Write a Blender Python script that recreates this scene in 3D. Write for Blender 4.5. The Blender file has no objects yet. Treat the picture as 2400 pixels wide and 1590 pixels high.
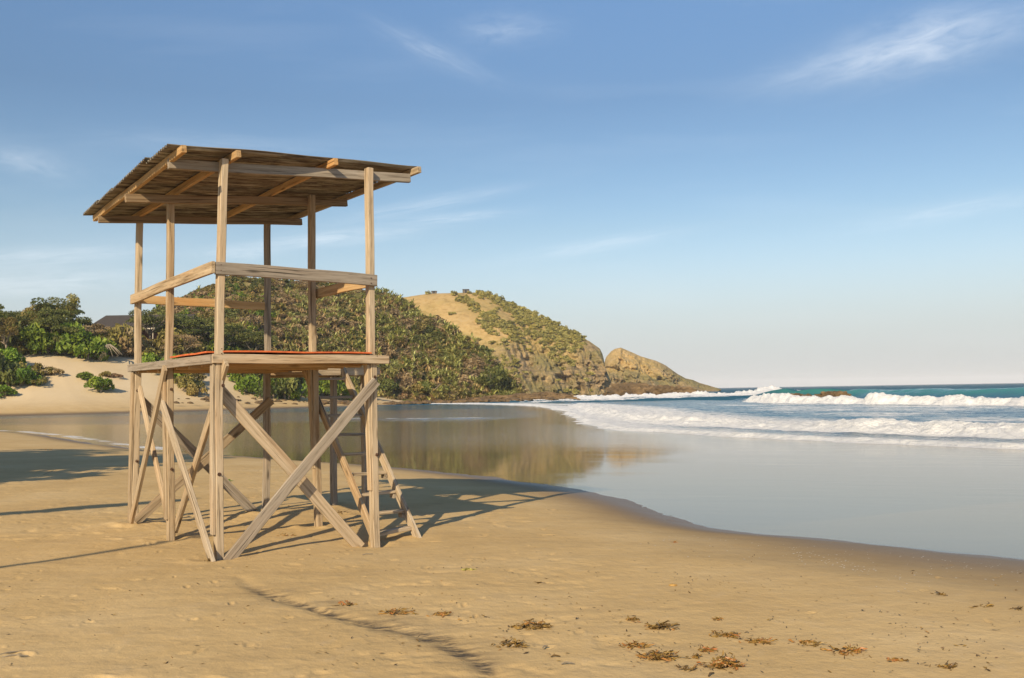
import bpy, math, random
import numpy as np
from mathutils import Matrix, Vector
scene = bpy.context.scene
COL = scene.collection
rad = math.radians

# ------------------------------------------------------------------ camera
FPX, W0, H0 = 2178.0, 2400.0, 1590.0
ROLL = math.atan(11.6/710)
PITCH = math.atan((916.8-795)/FPX*math.cos(ROLL))
EYE = 1.6
cam = bpy.data.cameras.new('camera'); cam_o = bpy.data.objects.new('camera', cam); COL.objects.link(cam_o)
cam.sensor_width = 36; cam.lens = 36*FPX/W0; cam.clip_start = .1; cam.clip_end = 30000
cr, sr, cp, sp = math.cos(ROLL), math.sin(ROLL), math.cos(PITCH), math.sin(PITCH)
cam_o.matrix_world = Matrix(((cr, sr, 0, 0), (sr*sp, -cr*sp, -cp, 0), (-sr*cp, cr*cp, -sp, EYE), (0, 0, 0, 1)))
scene.camera = cam_o

# ------------------------------------------------------------------ sun, sky, exposure
SUN_AZ, SUN_EL = 21.5, 29.5          # light travels towards azimuth 20 deg (from +Y to +X)
sun = bpy.data.lights.new('sun', 'SUN'); sun.energy = 4.2; sun.angle = rad(.55); sun.color = (1.0, .82, .56)
sun_o = bpy.data.objects.new('sun', sun); COL.objects.link(sun_o)
_d = Vector((math.sin(rad(SUN_AZ))*math.cos(rad(SUN_EL)), math.cos(rad(SUN_AZ))*math.cos(rad(SUN_EL)), -math.sin(rad(SUN_EL))))
sun_o.rotation_euler = _d.to_track_quat('-Z', 'Y').to_euler()
scene.view_settings.view_transform = 'Standard'; scene.view_settings.look = 'None'
scene.view_settings.exposure = 0.5; scene.view_settings.gamma = 1

world = bpy.data.worlds.new('World'); scene.world = world; world.use_nodes = True
def build_world():
    nt = world.node_tree; N = nt.nodes; L = nt.links
    bg = N['Background']
    sky = N.new('ShaderNodeTexSky'); sky.sky_type = 'NISHITA'; sky.sun_disc = False
    sky.sun_elevation = rad(SUN_EL); sky.sun_rotation = rad(SUN_AZ+180)
    sky.air_density = 1.15; sky.dust_density = .35; sky.ozone_density = 4.2; sky.altitude = 0
    def math_(op, a, b=None, c=None):
        n = N.new('ShaderNodeMath'); n.operation = op
        for i, v in enumerate((a, b, c)):
            if v is None: continue
            if isinstance(v, (int, float)): n.inputs[i].default_value = v
            else: L.new(v, n.inputs[i])
        return n.outputs[0]
    tc = N.new('ShaderNodeTexCoord'); se = N.new('ShaderNodeSeparateXYZ'); L.new(tc.outputs['Generated'], se.inputs[0])
    yy = math_('MAXIMUM', se.outputs[1], .05)
    gx = math_('DIVIDE', se.outputs[0], yy); gz = math_('DIVIDE', se.outputs[2], yy)
    cb = N.new('ShaderNodeCombineXYZ'); L.new(gx, cb.inputs[0]); L.new(gz, cb.inputs[1])
    total = None
    # cirrus wisps: centre, slope angle, half length, half width, strength
    def P(x, y): return ((x-1200)/FPX, (916.8-y+(1200-x)*.0164)/FPX)
    wisps = [((2210, 82), (2430, 22), 62, .52), ((2030, 130), (2230, 80), 42, .30), ((1020, 105), (1140, 165), 24, .22), ((1200, 52), (1300, 48), 34, .25), ((780, 556), (960, 540), 17, .5),
             ((1000, 476), (1190, 440), 15, .32), ((1060, 508), (1200, 496), 13, .32), ((1400, 575), (1580, 545), 15, .32),
             ((60, 375), (160, 395), 30, .25), ((90, 600), (330, 585), 22, .4), ((80, 660), (330, 650), 30, .45),
             ((2250, 490), (2460, 455), 22, .3), ((560, 590), (660, 585), 18, .35), ((500, 330), (760, 350), 26, .15)]
    for (a, b, hw, st) in wisps:
        ax, az = P(*a); bx, bz = P(*b)
        ang = math.atan2(bz-az, bx-ax); hl = math.hypot(bx-ax, bz-az)
        mp = N.new('ShaderNodeMapping'); mp.vector_type = 'TEXTURE'
        mp.inputs['Location'].default_value = (ax, az, 0); mp.inputs['Rotation'].default_value = (0, 0, ang)
        mp.inputs['Scale'].default_value = (hl, hw/FPX, 1); L.new(cb.outputs[0], mp.inputs[0])
        ln = N.new('ShaderNodeVectorMath'); ln.operation = 'DOT_PRODUCT'; L.new(mp.outputs[0], ln.inputs[0]); L.new(mp.outputs[0], ln.inputs[1])
        g = math_('EXPONENT', math_('MULTIPLY', ln.outputs['Value'], -1.0))
        nz = N.new('ShaderNodeTexNoise'); nz.inputs['Detail'].default_value = 7; nz.inputs['Roughness'].default_value = .62; nz.inputs['Scale'].default_value = 1.0
        m2 = N.new('ShaderNodeMapping'); m2.inputs['Scale'].default_value = (1.6, 1.5, 1); m2.inputs['Location'].default_value = (ax*31, az*47, 0)
        m2.inputs['Rotation'].default_value = (0, 0, .12)
        L.new(mp.outputs[0], m2.inputs[0]); L.new(m2.outputs[0], nz.inputs['Vector']); nz.inputs['Distortion'].default_value = .6
        r = N.new('ShaderNodeMapRange'); r.inputs[1].default_value = .22; r.inputs[2].default_value = .80; L.new(nz.outputs[0], r.inputs[0])
        v = math_('MULTIPLY', math_('MULTIPLY', g, r.outputs[0]), st)
        total = v if total is None else math_('ADD', total, v)
    # very thin general veil, broken up by drawn-out noise
    m3 = N.new('ShaderNodeMapping'); m3.inputs['Scale'].default_value = (1.6, 11, 1); m3.inputs['Rotation'].default_value = (0, 0, .1); L.new(cb.outputs[0], m3.inputs[0])
    n3 = N.new('ShaderNodeTexNoise'); n3.inputs['Detail'].default_value = 6; n3.inputs['Scale'].default_value = 1.3; L.new(m3.outputs[0], n3.inputs['Vector'])
    r3 = N.new('ShaderNodeMapRange'); r3.inputs[1].default_value = .5; r3.inputs[2].default_value = .85; r3.inputs[4].default_value = .09; L.new(n3.outputs[0], r3.inputs[0])
    total = math_('ADD', total, r3.outputs[0])
    total = math_('MINIMUM', math_('MULTIPLY', total, math_('GREATER_THAN', se.outputs[1], .06)), .9)
    mix = N.new('ShaderNodeMix'); mix.data_type = 'RGBA'; L.new(total, mix.inputs[0]); L.new(sky.outputs[0], mix.inputs[6]); mix.inputs[7].default_value = (7.2, 7.6, 8.0, 1)
    hz = N.new('ShaderNodeMapRange'); hz.interpolation_type = 'SMOOTHERSTEP'; hz.inputs[1].default_value = .0; hz.inputs[2].default_value = .22; hz.inputs[3].default_value = .92; hz.inputs[4].default_value = 0; L.new(se.outputs[2], hz.inputs[0])
    tn = N.new('ShaderNodeValToRGB'); te = tn.color_ramp.elements; te[0].position = .04; te[0].color = (1, 1, 1, 1); te[1].position = .62; te[1].color = (1, 1, 1, 1)
    for q, v in ((.17, (.87, .82, .76)), (.30, (.735, .74, .735)), (.42, (.92, .95, .955))): e_ = te.new(q); e_.color = (*v, 1)
    L.new(se.outputs[2], tn.inputs[0]); tone = N.new('ShaderNodeMix'); tone.data_type = 'RGBA'; tone.blend_type = 'MULTIPLY'; tone.inputs[0].default_value = 1; L.new(sky.outputs[0], tone.inputs[6]); L.new(tn.outputs[0], tone.inputs[7])
    sea_air = N.new('ShaderNodeMix'); sea_air.data_type = 'RGBA'; L.new(hz.outputs[0], sea_air.inputs[0]); L.new(tone.outputs[2], sea_air.inputs[6]); sea_air.inputs[7].default_value = (3.95, 4.12, 4.22, 1); L.new(sea_air.outputs[2], mix.inputs[6])
    L.new(mix.outputs[2], bg.inputs[0]); bg.inputs[1].default_value = .103
build_world()

# ------------------------------------------------------------------ picture -> place helpers (photograph pixels, 2400 x 1590)
def ray(x, y):
    u = (x-1200)/FPX; v = (795-y)/FPX
    a = u*cr+v*sr; b = -u*sr+v*cr
    return np.array([a, cp-b*sp, sp+b*cp])
EY = np.array([0, 0, EYE])
def at(x, y, Y):
    d = ray(x, y); return EY+d*(Y/d[1])
def on_plane(x, y, P0, n):
    d = ray(x, y); return EY+d*(np.dot(np.asarray(P0)-EY, n)/np.dot(d, n))
def pix(P):                                   # place -> photograph pixel
    P = np.asarray(P, float); X, Y, Z = P[..., 0], P[..., 1], P[..., 2]-EYE
    d = Y*cp+Z*sp; b = (-Y*sp+Z*cp)/d; a = X/d
    return 1200+(a*cr-b*sr)*FPX, 795-(a*sr+b*cr)*FPX

# ------------------------------------------------------------------ numpy noise
def vnoise(x, y, seed=0):
    xi = np.floor(x).astype(np.int64); yi = np.floor(y).astype(np.int64)
    fx = x-xi; fy = y-yi; fx = fx*fx*fx*(fx*(fx*6-15)+10); fy = fy*fy*fy*(fy*(fy*6-15)+10)
    def h(a, b):
        n = (a*374761393+b*668265263+seed*1274126177) & 0xffffffff
        n = ((n ^ (n >> 13))*1274126177) & 0xffffffff
        return ((n ^ (n >> 16)) & 0xffff)/32767.5-1
    return (h(xi, yi)*(1-fx)+h(xi+1, yi)*fx)*(1-fy)+(h(xi, yi+1)*(1-fx)+h(xi+1, yi+1)*fx)*fy
def fbm(x, y, oct=4, seed=0, gain=.5):
    s = 0; a = 1; t = 0
    for i in range(oct):
        s = s+a*vnoise(x*2**i+i*17.3, y*2**i-i*9.1, seed+i); t += a; a *= gain
    return s/t
def sstep(a, b, x):
    t = np.clip((x-a)/(b-a), 0, 1); return t*t*(3-2*t)
def poly_dist(x, y, pts):
    """signed distance to a polyline (positive on the left of its direction) and the place along it"""
    pts = np.asarray(pts, float); best = np.full(np.shape(x), 1e9); sg = np.zeros(np.shape(x)); al = np.zeros(np.shape(x)); acc = 0
    for (x0, y0), (x1, y1) in zip(pts[:-1], pts[1:]):
        dx, dy = x1-x0, y1-y0; l = math.hypot(dx, dy)
        t = np.clip(((x-x0)*dx+(y-y0)*dy)/l**2, 0, 1)
        d = np.hypot(x-x0-t*dx, y-y0-t*dy); m = d < best
        best = np.where(m, d, best); sg = np.where(m, np.sign(dx*(y-y0)-dy*(x-x0)), sg); al = np.where(m, acc+t*l, al); acc += l
    return best*np.where(sg == 0, 1, sg), al
def chaikin(p, n=2):
    p = np.asarray(p, float)
    for _ in range(n):
        q = np.empty((2*len(p), 2)); q[0] = p[0]; q[-1] = p[-1]
        q[1:-1:2] = .75*p[:-1]+.25*p[1:]; q[2:-1:2] = .25*p[:-1]+.75*p[1:]; p = q
    return p

# ------------------------------------------------------------------ mesh helpers
def mesh(name, V, F, mats, parent=None, attrs=None, smooth=False, mi=None, link=True):
    V = np.asarray(V, np.float32); F = np.asarray(F, np.int32); k = F.shape[1]
    me = bpy.data.meshes.new(name)
    me.vertices.add(len(V)); me.vertices.foreach_set('co', V.ravel())
    me.loops.add(F.size); me.loops.foreach_set('vertex_index', F.ravel())
    me.polygons.add(len(F)); me.polygons.foreach_set('loop_start', np.arange(0, F.size, k, dtype=np.int32)); me.polygons.foreach_set('loop_total', np.full(len(F), k, np.int32))
    me.polygons.foreach_set('use_smooth', np.full(len(F), bool(smooth)))
    for m in (mats if isinstance(mats, (list, tuple)) else [mats]): me.materials.append(m)
    if mi is not None: me.polygons.foreach_set('material_index', np.asarray(mi, np.int32))
    for an, av in (attrs or {}).items():
        av = np.asarray(av, np.float32)
        if av.ndim == 1: a = me.attributes.new(an, 'FLOAT', 'POINT'); a.data.foreach_set('value', av)
        else: a = me.attributes.new(an, 'FLOAT_VECTOR', 'POINT'); a.data.foreach_set('vector', av.ravel())
    me.update(calc_edges=True)
    if not link: return me
    return link_ob(name, me, parent)
def link_ob(name, me, parent=None):
    o = bpy.data.objects.new(name, me); COL.objects.link(o)
    if parent is not None: o.parent = parent
    return o
def tag(o, label=None, cat=None, group=None, kind=None):
    if label: o['label'] = label
    if cat: o['category'] = cat
    if group: o['group'] = group
    if kind: o['kind'] = kind
    return o
def empty(name, loc, label=None, cat=None, group=None):
    o = bpy.data.objects.new(name, None); COL.objects.link(o); o.location = loc; o.empty_display_size = .2
    return tag(o, label, cat, group)
def grid_faces(n, m):
    i = np.arange(n*m).reshape(n, m)
    return np.stack([i[:-1, :-1], i[:-1, 1:], i[1:, 1:], i[1:, :-1]], -1).reshape(-1, 4)
class MB:
    """collects quads of one mesh, with a per-vertex vector 'gco' (grain) and a float 'tint'"""
    def __init__(s): s.V = []; s.F = []; s.G = []; s.T = []; s.M = []; s.n = 0
    def add(s, V, F, tint=None, g=None, m=0):
        V = np.asarray(V, float).reshape(-1, 3); F = np.asarray(F, int)
        s.V.append(V); s.F.append(F+s.n); s.n += len(V)
        s.T.append(np.full(len(V), .5) if tint is None else np.broadcast_to(tint, (len(V),)))
        s.G.append(V if g is None else g); s.M.append(np.full(len(F), m))
        return s
    def arrays(s): return np.concatenate(s.V), np.concatenate(s.F), np.concatenate(s.T), np.concatenate(s.G), np.concatenate(s.M)
    def build(s, name, mats, parent=None, smooth=False, off=None, link=True):
        V, F, T, G, M = s.arrays()
        if off is not None: V = V-np.asarray(off)
        return mesh(name, V, F, mats, parent, {'tint': T, 'gco': G}, smooth, M, link)
def unit(v): v = np.asarray(v, float); return v/np.linalg.norm(v)
RN = np.random.default_rng(7)
def board(mb, p0, p1, wdir, w, t, ch=.004, seg=8, wob=.0025, tint=None):
    """a sawn board from p0 to p1: w across wdir, t thick, chamfered edges, slightly uneven; p0,p1 on its axis"""
    p0, p1 = np.asarray(p0, float), np.asarray(p1, float); ax = unit(p1-p0); l = np.linalg.norm(p1-p0)
    b = np.asarray(wdir, float); b = unit(b-ax*np.dot(b, ax)); c = np.cross(ax, b)
    hw, ht = w/2, t/2
    ring = [(-hw, -ht+ch), (-hw+ch, -ht), (hw-ch, -ht), (hw, -ht+ch), (hw, ht-ch), (hw-ch, ht), (-hw+ch, ht), (-hw, ht-ch)]
    st = [0, min(ch/l, .02)]+list(np.linspace(0, 1, seg+1)[1:-1])+[1-min(ch/l, .02), 1]
    V = []; G = []; o = RN.uniform(0, 50, 3); k = len(st)
    ph = RN.uniform(0, 6, 4)
    for i, s in enumerate(st):
        sh = 1-(ch/w if i in (0, k-1) else 0)
        db = wob*math.sin(s*5+ph[0])+wob*.6*math.sin(s*11+ph[1]); dc = wob*math.sin(s*4+ph[2])
        for (x, y) in ring:
            q = p0+ax*l*s+b*(x*sh+db)+c*(y*sh+dc); V.append(q); G.append((s*l+o[0], x+o[1], y+o[2]))
    F = []
    for i in range(k-1):
        for j in range(8):
            F.append((i*8+j, i*8+(j+1) % 8, (i+1)*8+(j+1) % 8, (i+1)*8+j))
    e = (k-1)*8
    F += [(7, 6, 1, 0), (6, 5, 2, 1), (5, 4, 3, 2), (e+0, e+1, e+6, e+7), (e+1, e+2, e+5, e+6), (e+2, e+3, e+4, e+5)]
    F = [f[::-1] for f in F]
    return mb.add(V, F, RN.uniform(.2, .8) if tint is None else tint, np.array(G))
def tube(mb, pts, rads, n=7, tint=.5, m=0):
    pts = np.asarray(pts, float); V = []; G = []; up = np.array([.31, .2, .93])
    for i, p in enumerate(pts):
        d = unit(pts[min(i+1, len(pts)-1)]-pts[max(i-1, 0)]); a = unit(np.cross(d, up)); b = np.cross(d, a)
        for j in range(n):
            th = 2*math.pi*j/n; V.append(p+rads[i]*(a*math.cos(th)+b*math.sin(th))); G.append((i*.3, j/n, 0))
    F = [(i*n+j, i*n+(j+1) % n, (i+1)*n+(j+1) % n, (i+1)*n+j) for i in range(len(pts)-1) for j in range(n)]
    k = len(V); V += [pts[0], pts[-1]]; G += [(0, 0, 0), (0, 0, 0)]; e = (len(pts)-1)*n
    F += [(k, (j+1) % n, j, k) for j in range(0)]
    for j in range(0, n-1, 2): F.append((0, j+1, min(j+2, n-1), 0) if False else (k, (j+2) % n, j+1, j)); F.append((k+1, e+j, e+j+1, e+(j+2) % n))
    return mb.add(V, F, tint, np.array(G), m)

# ------------------------------------------------------------------ materials
def mat(name):
    m = bpy.data.materials.new(name); m.use_nodes = True
    nt = m.node_tree; return m, nt, nt.nodes, nt.links, nt.nodes['Principled BSDF']
class NG:
    def __init__(s, name): s.m, s.nt, s.N, s.L, s.p = mat(name)
    def put(s, sock, v):
        if v is None: return
        if isinstance(v, (int, float)): sock.default_value = v
        elif isinstance(v, (tuple, list)): sock.default_value = v if len(v) != 3 or sock.type == 'VECTOR' else (*v, 1)
        else: s.L.new(v, sock)
    def attr(s, n, out='Fac'): a = s.N.new('ShaderNodeAttribute'); a.attribute_name = n; return a.outputs[out]
    def m_(s, op, a, b=None, clamp=False):
        n = s.N.new('ShaderNodeMath'); n.operation = op; n.use_clamp = clamp; s.put(n.inputs[0], a); s.put(n.inputs[1], b); return n.outputs[0]
    def map(s, vec, scale=(1, 1, 1), loc=(0, 0, 0), rot=(0, 0, 0)):
        n = s.N.new('ShaderNodeMapping'); n.inputs['Scale'].default_value = scale; n.inputs['Location'].default_value = loc; n.inputs['Rotation'].default_value = rot; s.L.new(vec, n.inputs[0]); return n.outputs[0]
    def noise(s, vec, scale=1, detail=4, rough=.5, dist=0):
        n = s.N.new('ShaderNodeTexNoise'); s.put(n.inputs['Vector'], vec); n.inputs['Scale'].default_value = scale; n.inputs['Detail'].default_value = detail
        n.inputs['Roughness'].default_value = rough; n.inputs['Distortion'].default_value = dist; return n.outputs[0]
    def rng(s, v, a, b, c=0, d=1):
        n = s.N.new('ShaderNodeMapRange'); s.put(n.inputs[0], v)
        for i, q in enumerate((a, b, c, d)): n.inputs[i+1].default_value = q
        return n.outputs[0]
    def ramp(s, v, stops):
        n = s.N.new('ShaderNodeValToRGB'); e = n.color_ramp.elements
        while len(e) < len(stops): e.new(.5)
        for q, (p, c) in zip(e, stops): q.position = p; q.color = (*c, 1)
        s.put(n.inputs[0], v); return n.outputs[0]
    def mix(s, f, a, b, mode='MIX'):
        n = s.N.new('ShaderNodeMix'); n.data_type = 'RGBA'; n.blend_type = mode; s.put(n.inputs[0], f); s.put(n.inputs[6], a); s.put(n.inputs[7], b); return n.outputs[2]
    def bump(s, h, strength=.3, dist=.01, normal=None):
        n = s.N.new('ShaderNodeBump'); n.inputs['Strength'].default_value = strength if isinstance(strength, (int, float)) else 1
        if not isinstance(strength, (int, float)): s.L.new(strength, n.inputs['Strength'])
        n.inputs['Distance'].default_value = dist; s.L.new(h, n.inputs['Height'])
        if normal is not None: s.L.new(normal, n.inputs['Normal'])
        return n.outputs[0]
    def coord(s, k='Object'): return s.N.new('ShaderNodeTexCoord').outputs[k]
    def pos(s): return s.N.new('ShaderNodeNewGeometry').outputs['Position']
    def out(s, col=None, rough=None, normal=None, spec=None):
        s.put(s.p.inputs['Base Color'], col); s.put(s.p.inputs['Roughness'], rough)
        if normal is not None: s.L.new(normal, s.p.inputs['Normal'])
        if spec is not None: s.put(s.p.inputs['Specular IOR Level'], spec)
        return s.m

def wood(name, base, pale, dark, warm=(.42, .23, .09), warmth=.35, rough=.8):
    g = NG(name); gc = g.attr('gco', 'Vector')
    v1 = g.map(gc, (1.2, 26, 26)); v2 = g.map(gc, (5, 90, 90)); v3 = g.map(gc, (.9, 4, 4))
    n1 = g.noise(v1, 1, 5, .6, .4); n2 = g.noise(v2, 1, 3, .6); n3 = g.noise(v3, 1, 3, .5)
    c = g.ramp(n1, [(.28, dark), (.46, base), (.72, pale)])
    c = g.mix(g.m_('MULTIPLY', g.rng(n3, .5, .72), warmth), c, warm)
    c = g.mix(g.rng(n2, .56, .72, 0, .65), c, tuple(q*.45 for q in dark))
    # knots and cracks
    vo = g.N.new('ShaderNodeTexVoronoi'); vo.inputs['Scale'].default_value = 1; g.L.new(g.map(gc, (1.7, 7, 7)), vo.inputs['Vector'])
    kn = g.rng(vo.outputs['Distance'], .05, .16, 1, 0)
    c = g.mix(g.m_('MULTIPLY', kn, .75), c, tuple(q*.4 for q in dark))
    cr_ = g.noise(g.map(gc, (.8, 60, 60), (3, 1, 2)), 1, 2, .5)
    c = g.mix(g.rng(cr_, .655, .69, 0, .85), c, tuple(q*.25 for q in dark))
    c = g.mix(1, c, g.ramp(g.attr('tint'), [(0, (.80, .80, .82)), (.5, (1, 1, 1)), (1, (1.12, 1.05, .95))]), 'MULTIPLY')
    nb = g.bump(n2, .35, .004); nb = g.bump(n1, .3, .006, nb)
    return g.out(c, rough, nb, .2)
M = {}
M['wood'] = wood('weathered timber', (.36, .275, .175), (.50, .40, .275), (.135, .09, .048))
M['wood_pale'] = wood('pale weathered board', (.42, .335, .23), (.555, .46, .335), (.175, .125, .075), warmth=.3)
M['wood_grey'] = wood('grey weathered board', (.285, .24, .185), (.40, .345, .28), (.11, .088, .065), warmth=.15)
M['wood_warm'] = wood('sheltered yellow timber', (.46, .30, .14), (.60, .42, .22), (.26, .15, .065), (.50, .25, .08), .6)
M['wood_shade'] = wood('brown beam with painted shade', (.26, .185, .11), (.37, .28, .18), (.10, .065, .035), (.34, .19, .075), .4)  # darker timber copy: shade under the roof is painted into the beam colour
M['wood_dark'] = wood('dark sheltered timber', (.24, .15, .075), (.34, .23, .12), (.11, .065, .035), warmth=.4)
def mk_simple():
    g = NG('orange board'); n = g.noise(g.coord(), 14, 5, .6)
    M['orange'] = g.out(g.ramp(n, [(.3, (.42, .085, .025)), (.6, (.66, .15, .035)), (.8, (.72, .22, .07))]), .55, g.bump(n, .2, .003))
    g = NG('rusty iron'); n = g.noise(g.coord(), 60, 4)
    M['iron'] = g.out(g.ramp(n, [(.3, (.03, .022, .018)), (.7, (.14, .06, .03))]), .7)
    # corrugated roof sheet, stained fibre cement / rusted
    g = NG('weathered corrugated sheet'); gc = g.attr('gco', 'Vector')
    n1 = g.noise(g.map(gc, (1.8, 26, 1)), 1, 7, .72, .3); n2 = g.noise(g.map(gc, (9, 110, 1)), 1, 3, .6); n3 = g.noise(g.map(gc, (.7, 2.2, 1)), 1, 3)
    c = g.ramp(n1, [(.37, (.022, .016, .011)), (.45, (.105, .082, .056)), (.54, (.29, .25, .175)), (.70, (.50, .455, .35))])
    c = g.mix(g.rng(n3, .5, .68, 0, .6), c, (.10, .06, .03)); c = g.mix(g.rng(n2, .6, .75, 0, .6), c, (.02, .014, .01))
    M['sheet'] = g.out(c, .7, g.bump(n2, .2, .003))
mk_simple()

def mk_sand():
    g = NG('beach sand'); pos = g.pos()
    wet = g.attr('wet'); st = g.attr('stain'); far = g.attr('far')
    n1 = g.noise(pos, .55, 5, .6); n2 = g.noise(pos, 7, 4, .65); n3 = g.noise(pos, 160, 3, .6); n4 = g.noise(g.map(pos, (1.2, 4, 1), rot=(0, 0, .25)), 1.1, 5, .62, .5)
    c = g.ramp(n1, [(.25, (.44, .30, .132)), (.5, (.51, .357, .165)), (.75, (.56, .41, .21))])
    c = g.mix(g.rng(n4, .48, .75, 0, .30), c, (.30, .21, .115))
    c = g.mix(g.rng(n2, .55, .8, 0, .28), c, (.52, .41, .27)); c = g.mix(g.rng(n2, .46, .25, 0, .25), c, (.27, .19, .105))
    c = g.mix(g.rng(n3, .6, .75, 0, .35), c, (.18, .12, .07))
    stn = g.m_('MULTIPLY', st, g.rng(g.noise(g.map(pos, (1, 3, 1), rot=(0, 0, -.6)), 5, 5, .7), .36, .6))
    c = g.mix(stn, c, (.085, .068, .05))
    c = g.mix(far, c, (.60, .485, .32))
    wn = g.m_('MULTIPLY', wet, 1.0)
    c = g.mix(wn, c, (.165, .108, .052))
    rough = g.rng(wet, .5, 1.0, .95, .42)
    b = g.bump(n3, .25, .006); b = g.bump(n2, g.m_('SUBTRACT', .5, g.m_('MULTIPLY', wet, .5)), .03, b)
    M['sand'] = g.out(c, rough, b, g.rng(wet, 0, 1, .1, .4))
mk_sand()
def mk_water():
    g = NG('sea and wet film'); pos = g.pos()
    foam = g.attr('foam'); deep = g.attr('deep'); green = g.attr('green'); rough_a = g.attr('rip')
    n1 = g.noise(g.map(pos, (.35, 1.6, 1), rot=(0, 0, .12)), 1, 5, .6, .3); n2 = g.noise(g.map(pos, (1.5, 5, 1), rot=(0, 0, -.05)), 1, 4, .6, .2); n0 = g.noise(g.map(pos, (.06, .22, 1)), 1, 4, .6)
    col = g.mix(deep, g.ramp(n0, [(.3, (.14, .104, .06)), (.7, (.175, .132, .078))]), g.ramp(n0, [(.3, (.006, .05, .10)), (.7, (.018, .105, .15))]))
    col = g.mix(g.rng(deep, .95, 1, 0, .8), col, (.032, .115, .175)); col = g.mix(green, col, (.055, .26, .195))
    h = g.m_('ADD', g.m_('MULTIPLY', n1, .7), g.m_('MULTIPLY', n2, .3))
    b = g.bump(h, rough_a, .12)
    g.put(g.p.inputs['IOR'], 1.27)
    g.out(col, g.rng(rough_a, 0, 1, .05, .12), b, g.m_('SUBTRACT', g.rng(deep, .1, .8, .27, .18), g.rng(deep, .95, 1, 0, .22)))
    # foam
    f1 = g.noise(pos, 1.3, 8, .74, .5); f2 = g.noise(g.map(pos, (.30, .9, 1), rot=(0, 0, -.2)), 1, 6, .66, .8)
    fn = g.m_('ADD', g.m_('MULTIPLY', f1, .5), g.m_('MULTIPLY', f2, .5))
    ff = g.rng(g.m_('ADD', fn, g.m_('MULTIPLY', g.m_('SUBTRACT', foam, .5), 1.15)), .47, .72)
    fb = g.N.new('ShaderNodeBsdfPrincipled'); fb.inputs['Roughness'].default_value = .9; fb.inputs['Specular IOR Level'].default_value = .1
    g.L.new(g.ramp(f1, [(.30, (.58, .59, .59)), (.55, (.86, .85, .82))]), fb.inputs['Base Color'])
    g.L.new(g.bump(g.noise(pos, 2.2, 6, .75), 1.0, .35), fb.inputs['Normal'])
    mx = g.N.new('ShaderNodeMixShader'); g.L.new(ff, mx.inputs[0]); g.L.new(g.p.outputs[0], mx.inputs[1]); g.L.new(fb.outputs[0], mx.inputs[2])
    g.L.new(mx.outputs[0], g.N['Material Output'].inputs['Surface'])
    M['water'] = g.m
mk_water()
def leafmat(name, stops, hue=.10, trans=.30):
    g = NG(name); t = g.attr('tint')
    c = g.ramp(t, stops)
    oi = g.N.new('ShaderNodeObjectInfo').outputs['Random']
    n = g.noise(g.pos(), .18, 3)
    c = g.mix(g.rng(n, .4, .7, 0, .45), c, g.mix(1, c, (1.35, 1.12, .75), 'MULTIPLY'))
    hs = g.N.new('ShaderNodeHueSaturation'); g.L.new(g.rng(oi, 0, 1, .5-hue*.15, .5+hue*.15), hs.inputs['Hue']); g.L.new(g.rng(oi, 0, 1, .85, 1.2), hs.inputs['Value']); g.L.new(c, hs.inputs['Color'])
    g.out(hs.outputs[0], .6, None, .3)
    tr = g.N.new('ShaderNodeBsdfTranslucent'); g.L.new(hs.outputs[0], tr.inputs[0])
    mx = g.N.new('ShaderNodeMixShader'); mx.inputs[0].default_value = trans; g.L.new(g.p.outputs[0], mx.inputs[1]); g.L.new(tr.outputs[0], mx.inputs[2])
    g.L.new(mx.outputs[0], g.N['Material Output'].inputs['Surface']); return g.m
M['leaf_dark'] = leafmat('dark evergreen foliage', [(0, (.04, .056, .013)), (.5, (.11, .135, .032)), (1, (.235, .235, .065))])
M['leaf_bright'] = leafmat('bright green foliage', [(0, (.05, .092, .010)), (.5, (.135, .22, .02)), (1, (.28, .35, .05))])
M['leaf_olive'] = leafmat('olive scrub foliage', [(0, (.09, .082, .02)), (.5, (.24, .21, .055)), (1, (.41, .35, .12))])
M['leaf_grey'] = leafmat('dry grey brush', [(0, (.12, .084, .042)), (.5, (.26, .19, .10)), (1, (.40, .305, .18))])
M['leaf_banana'] = leafmat('wild banana leaves', [(0, (.10, .10, .022)), (.5, (.27, .262, .07)), (1, (.56, .52, .22))])
M['leaf_dead'] = leafmat('dead hanging leaves', [(0, (.15, .09, .04)), (.5, (.34, .225, .11)), (1, (.56, .40, .22))])
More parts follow.
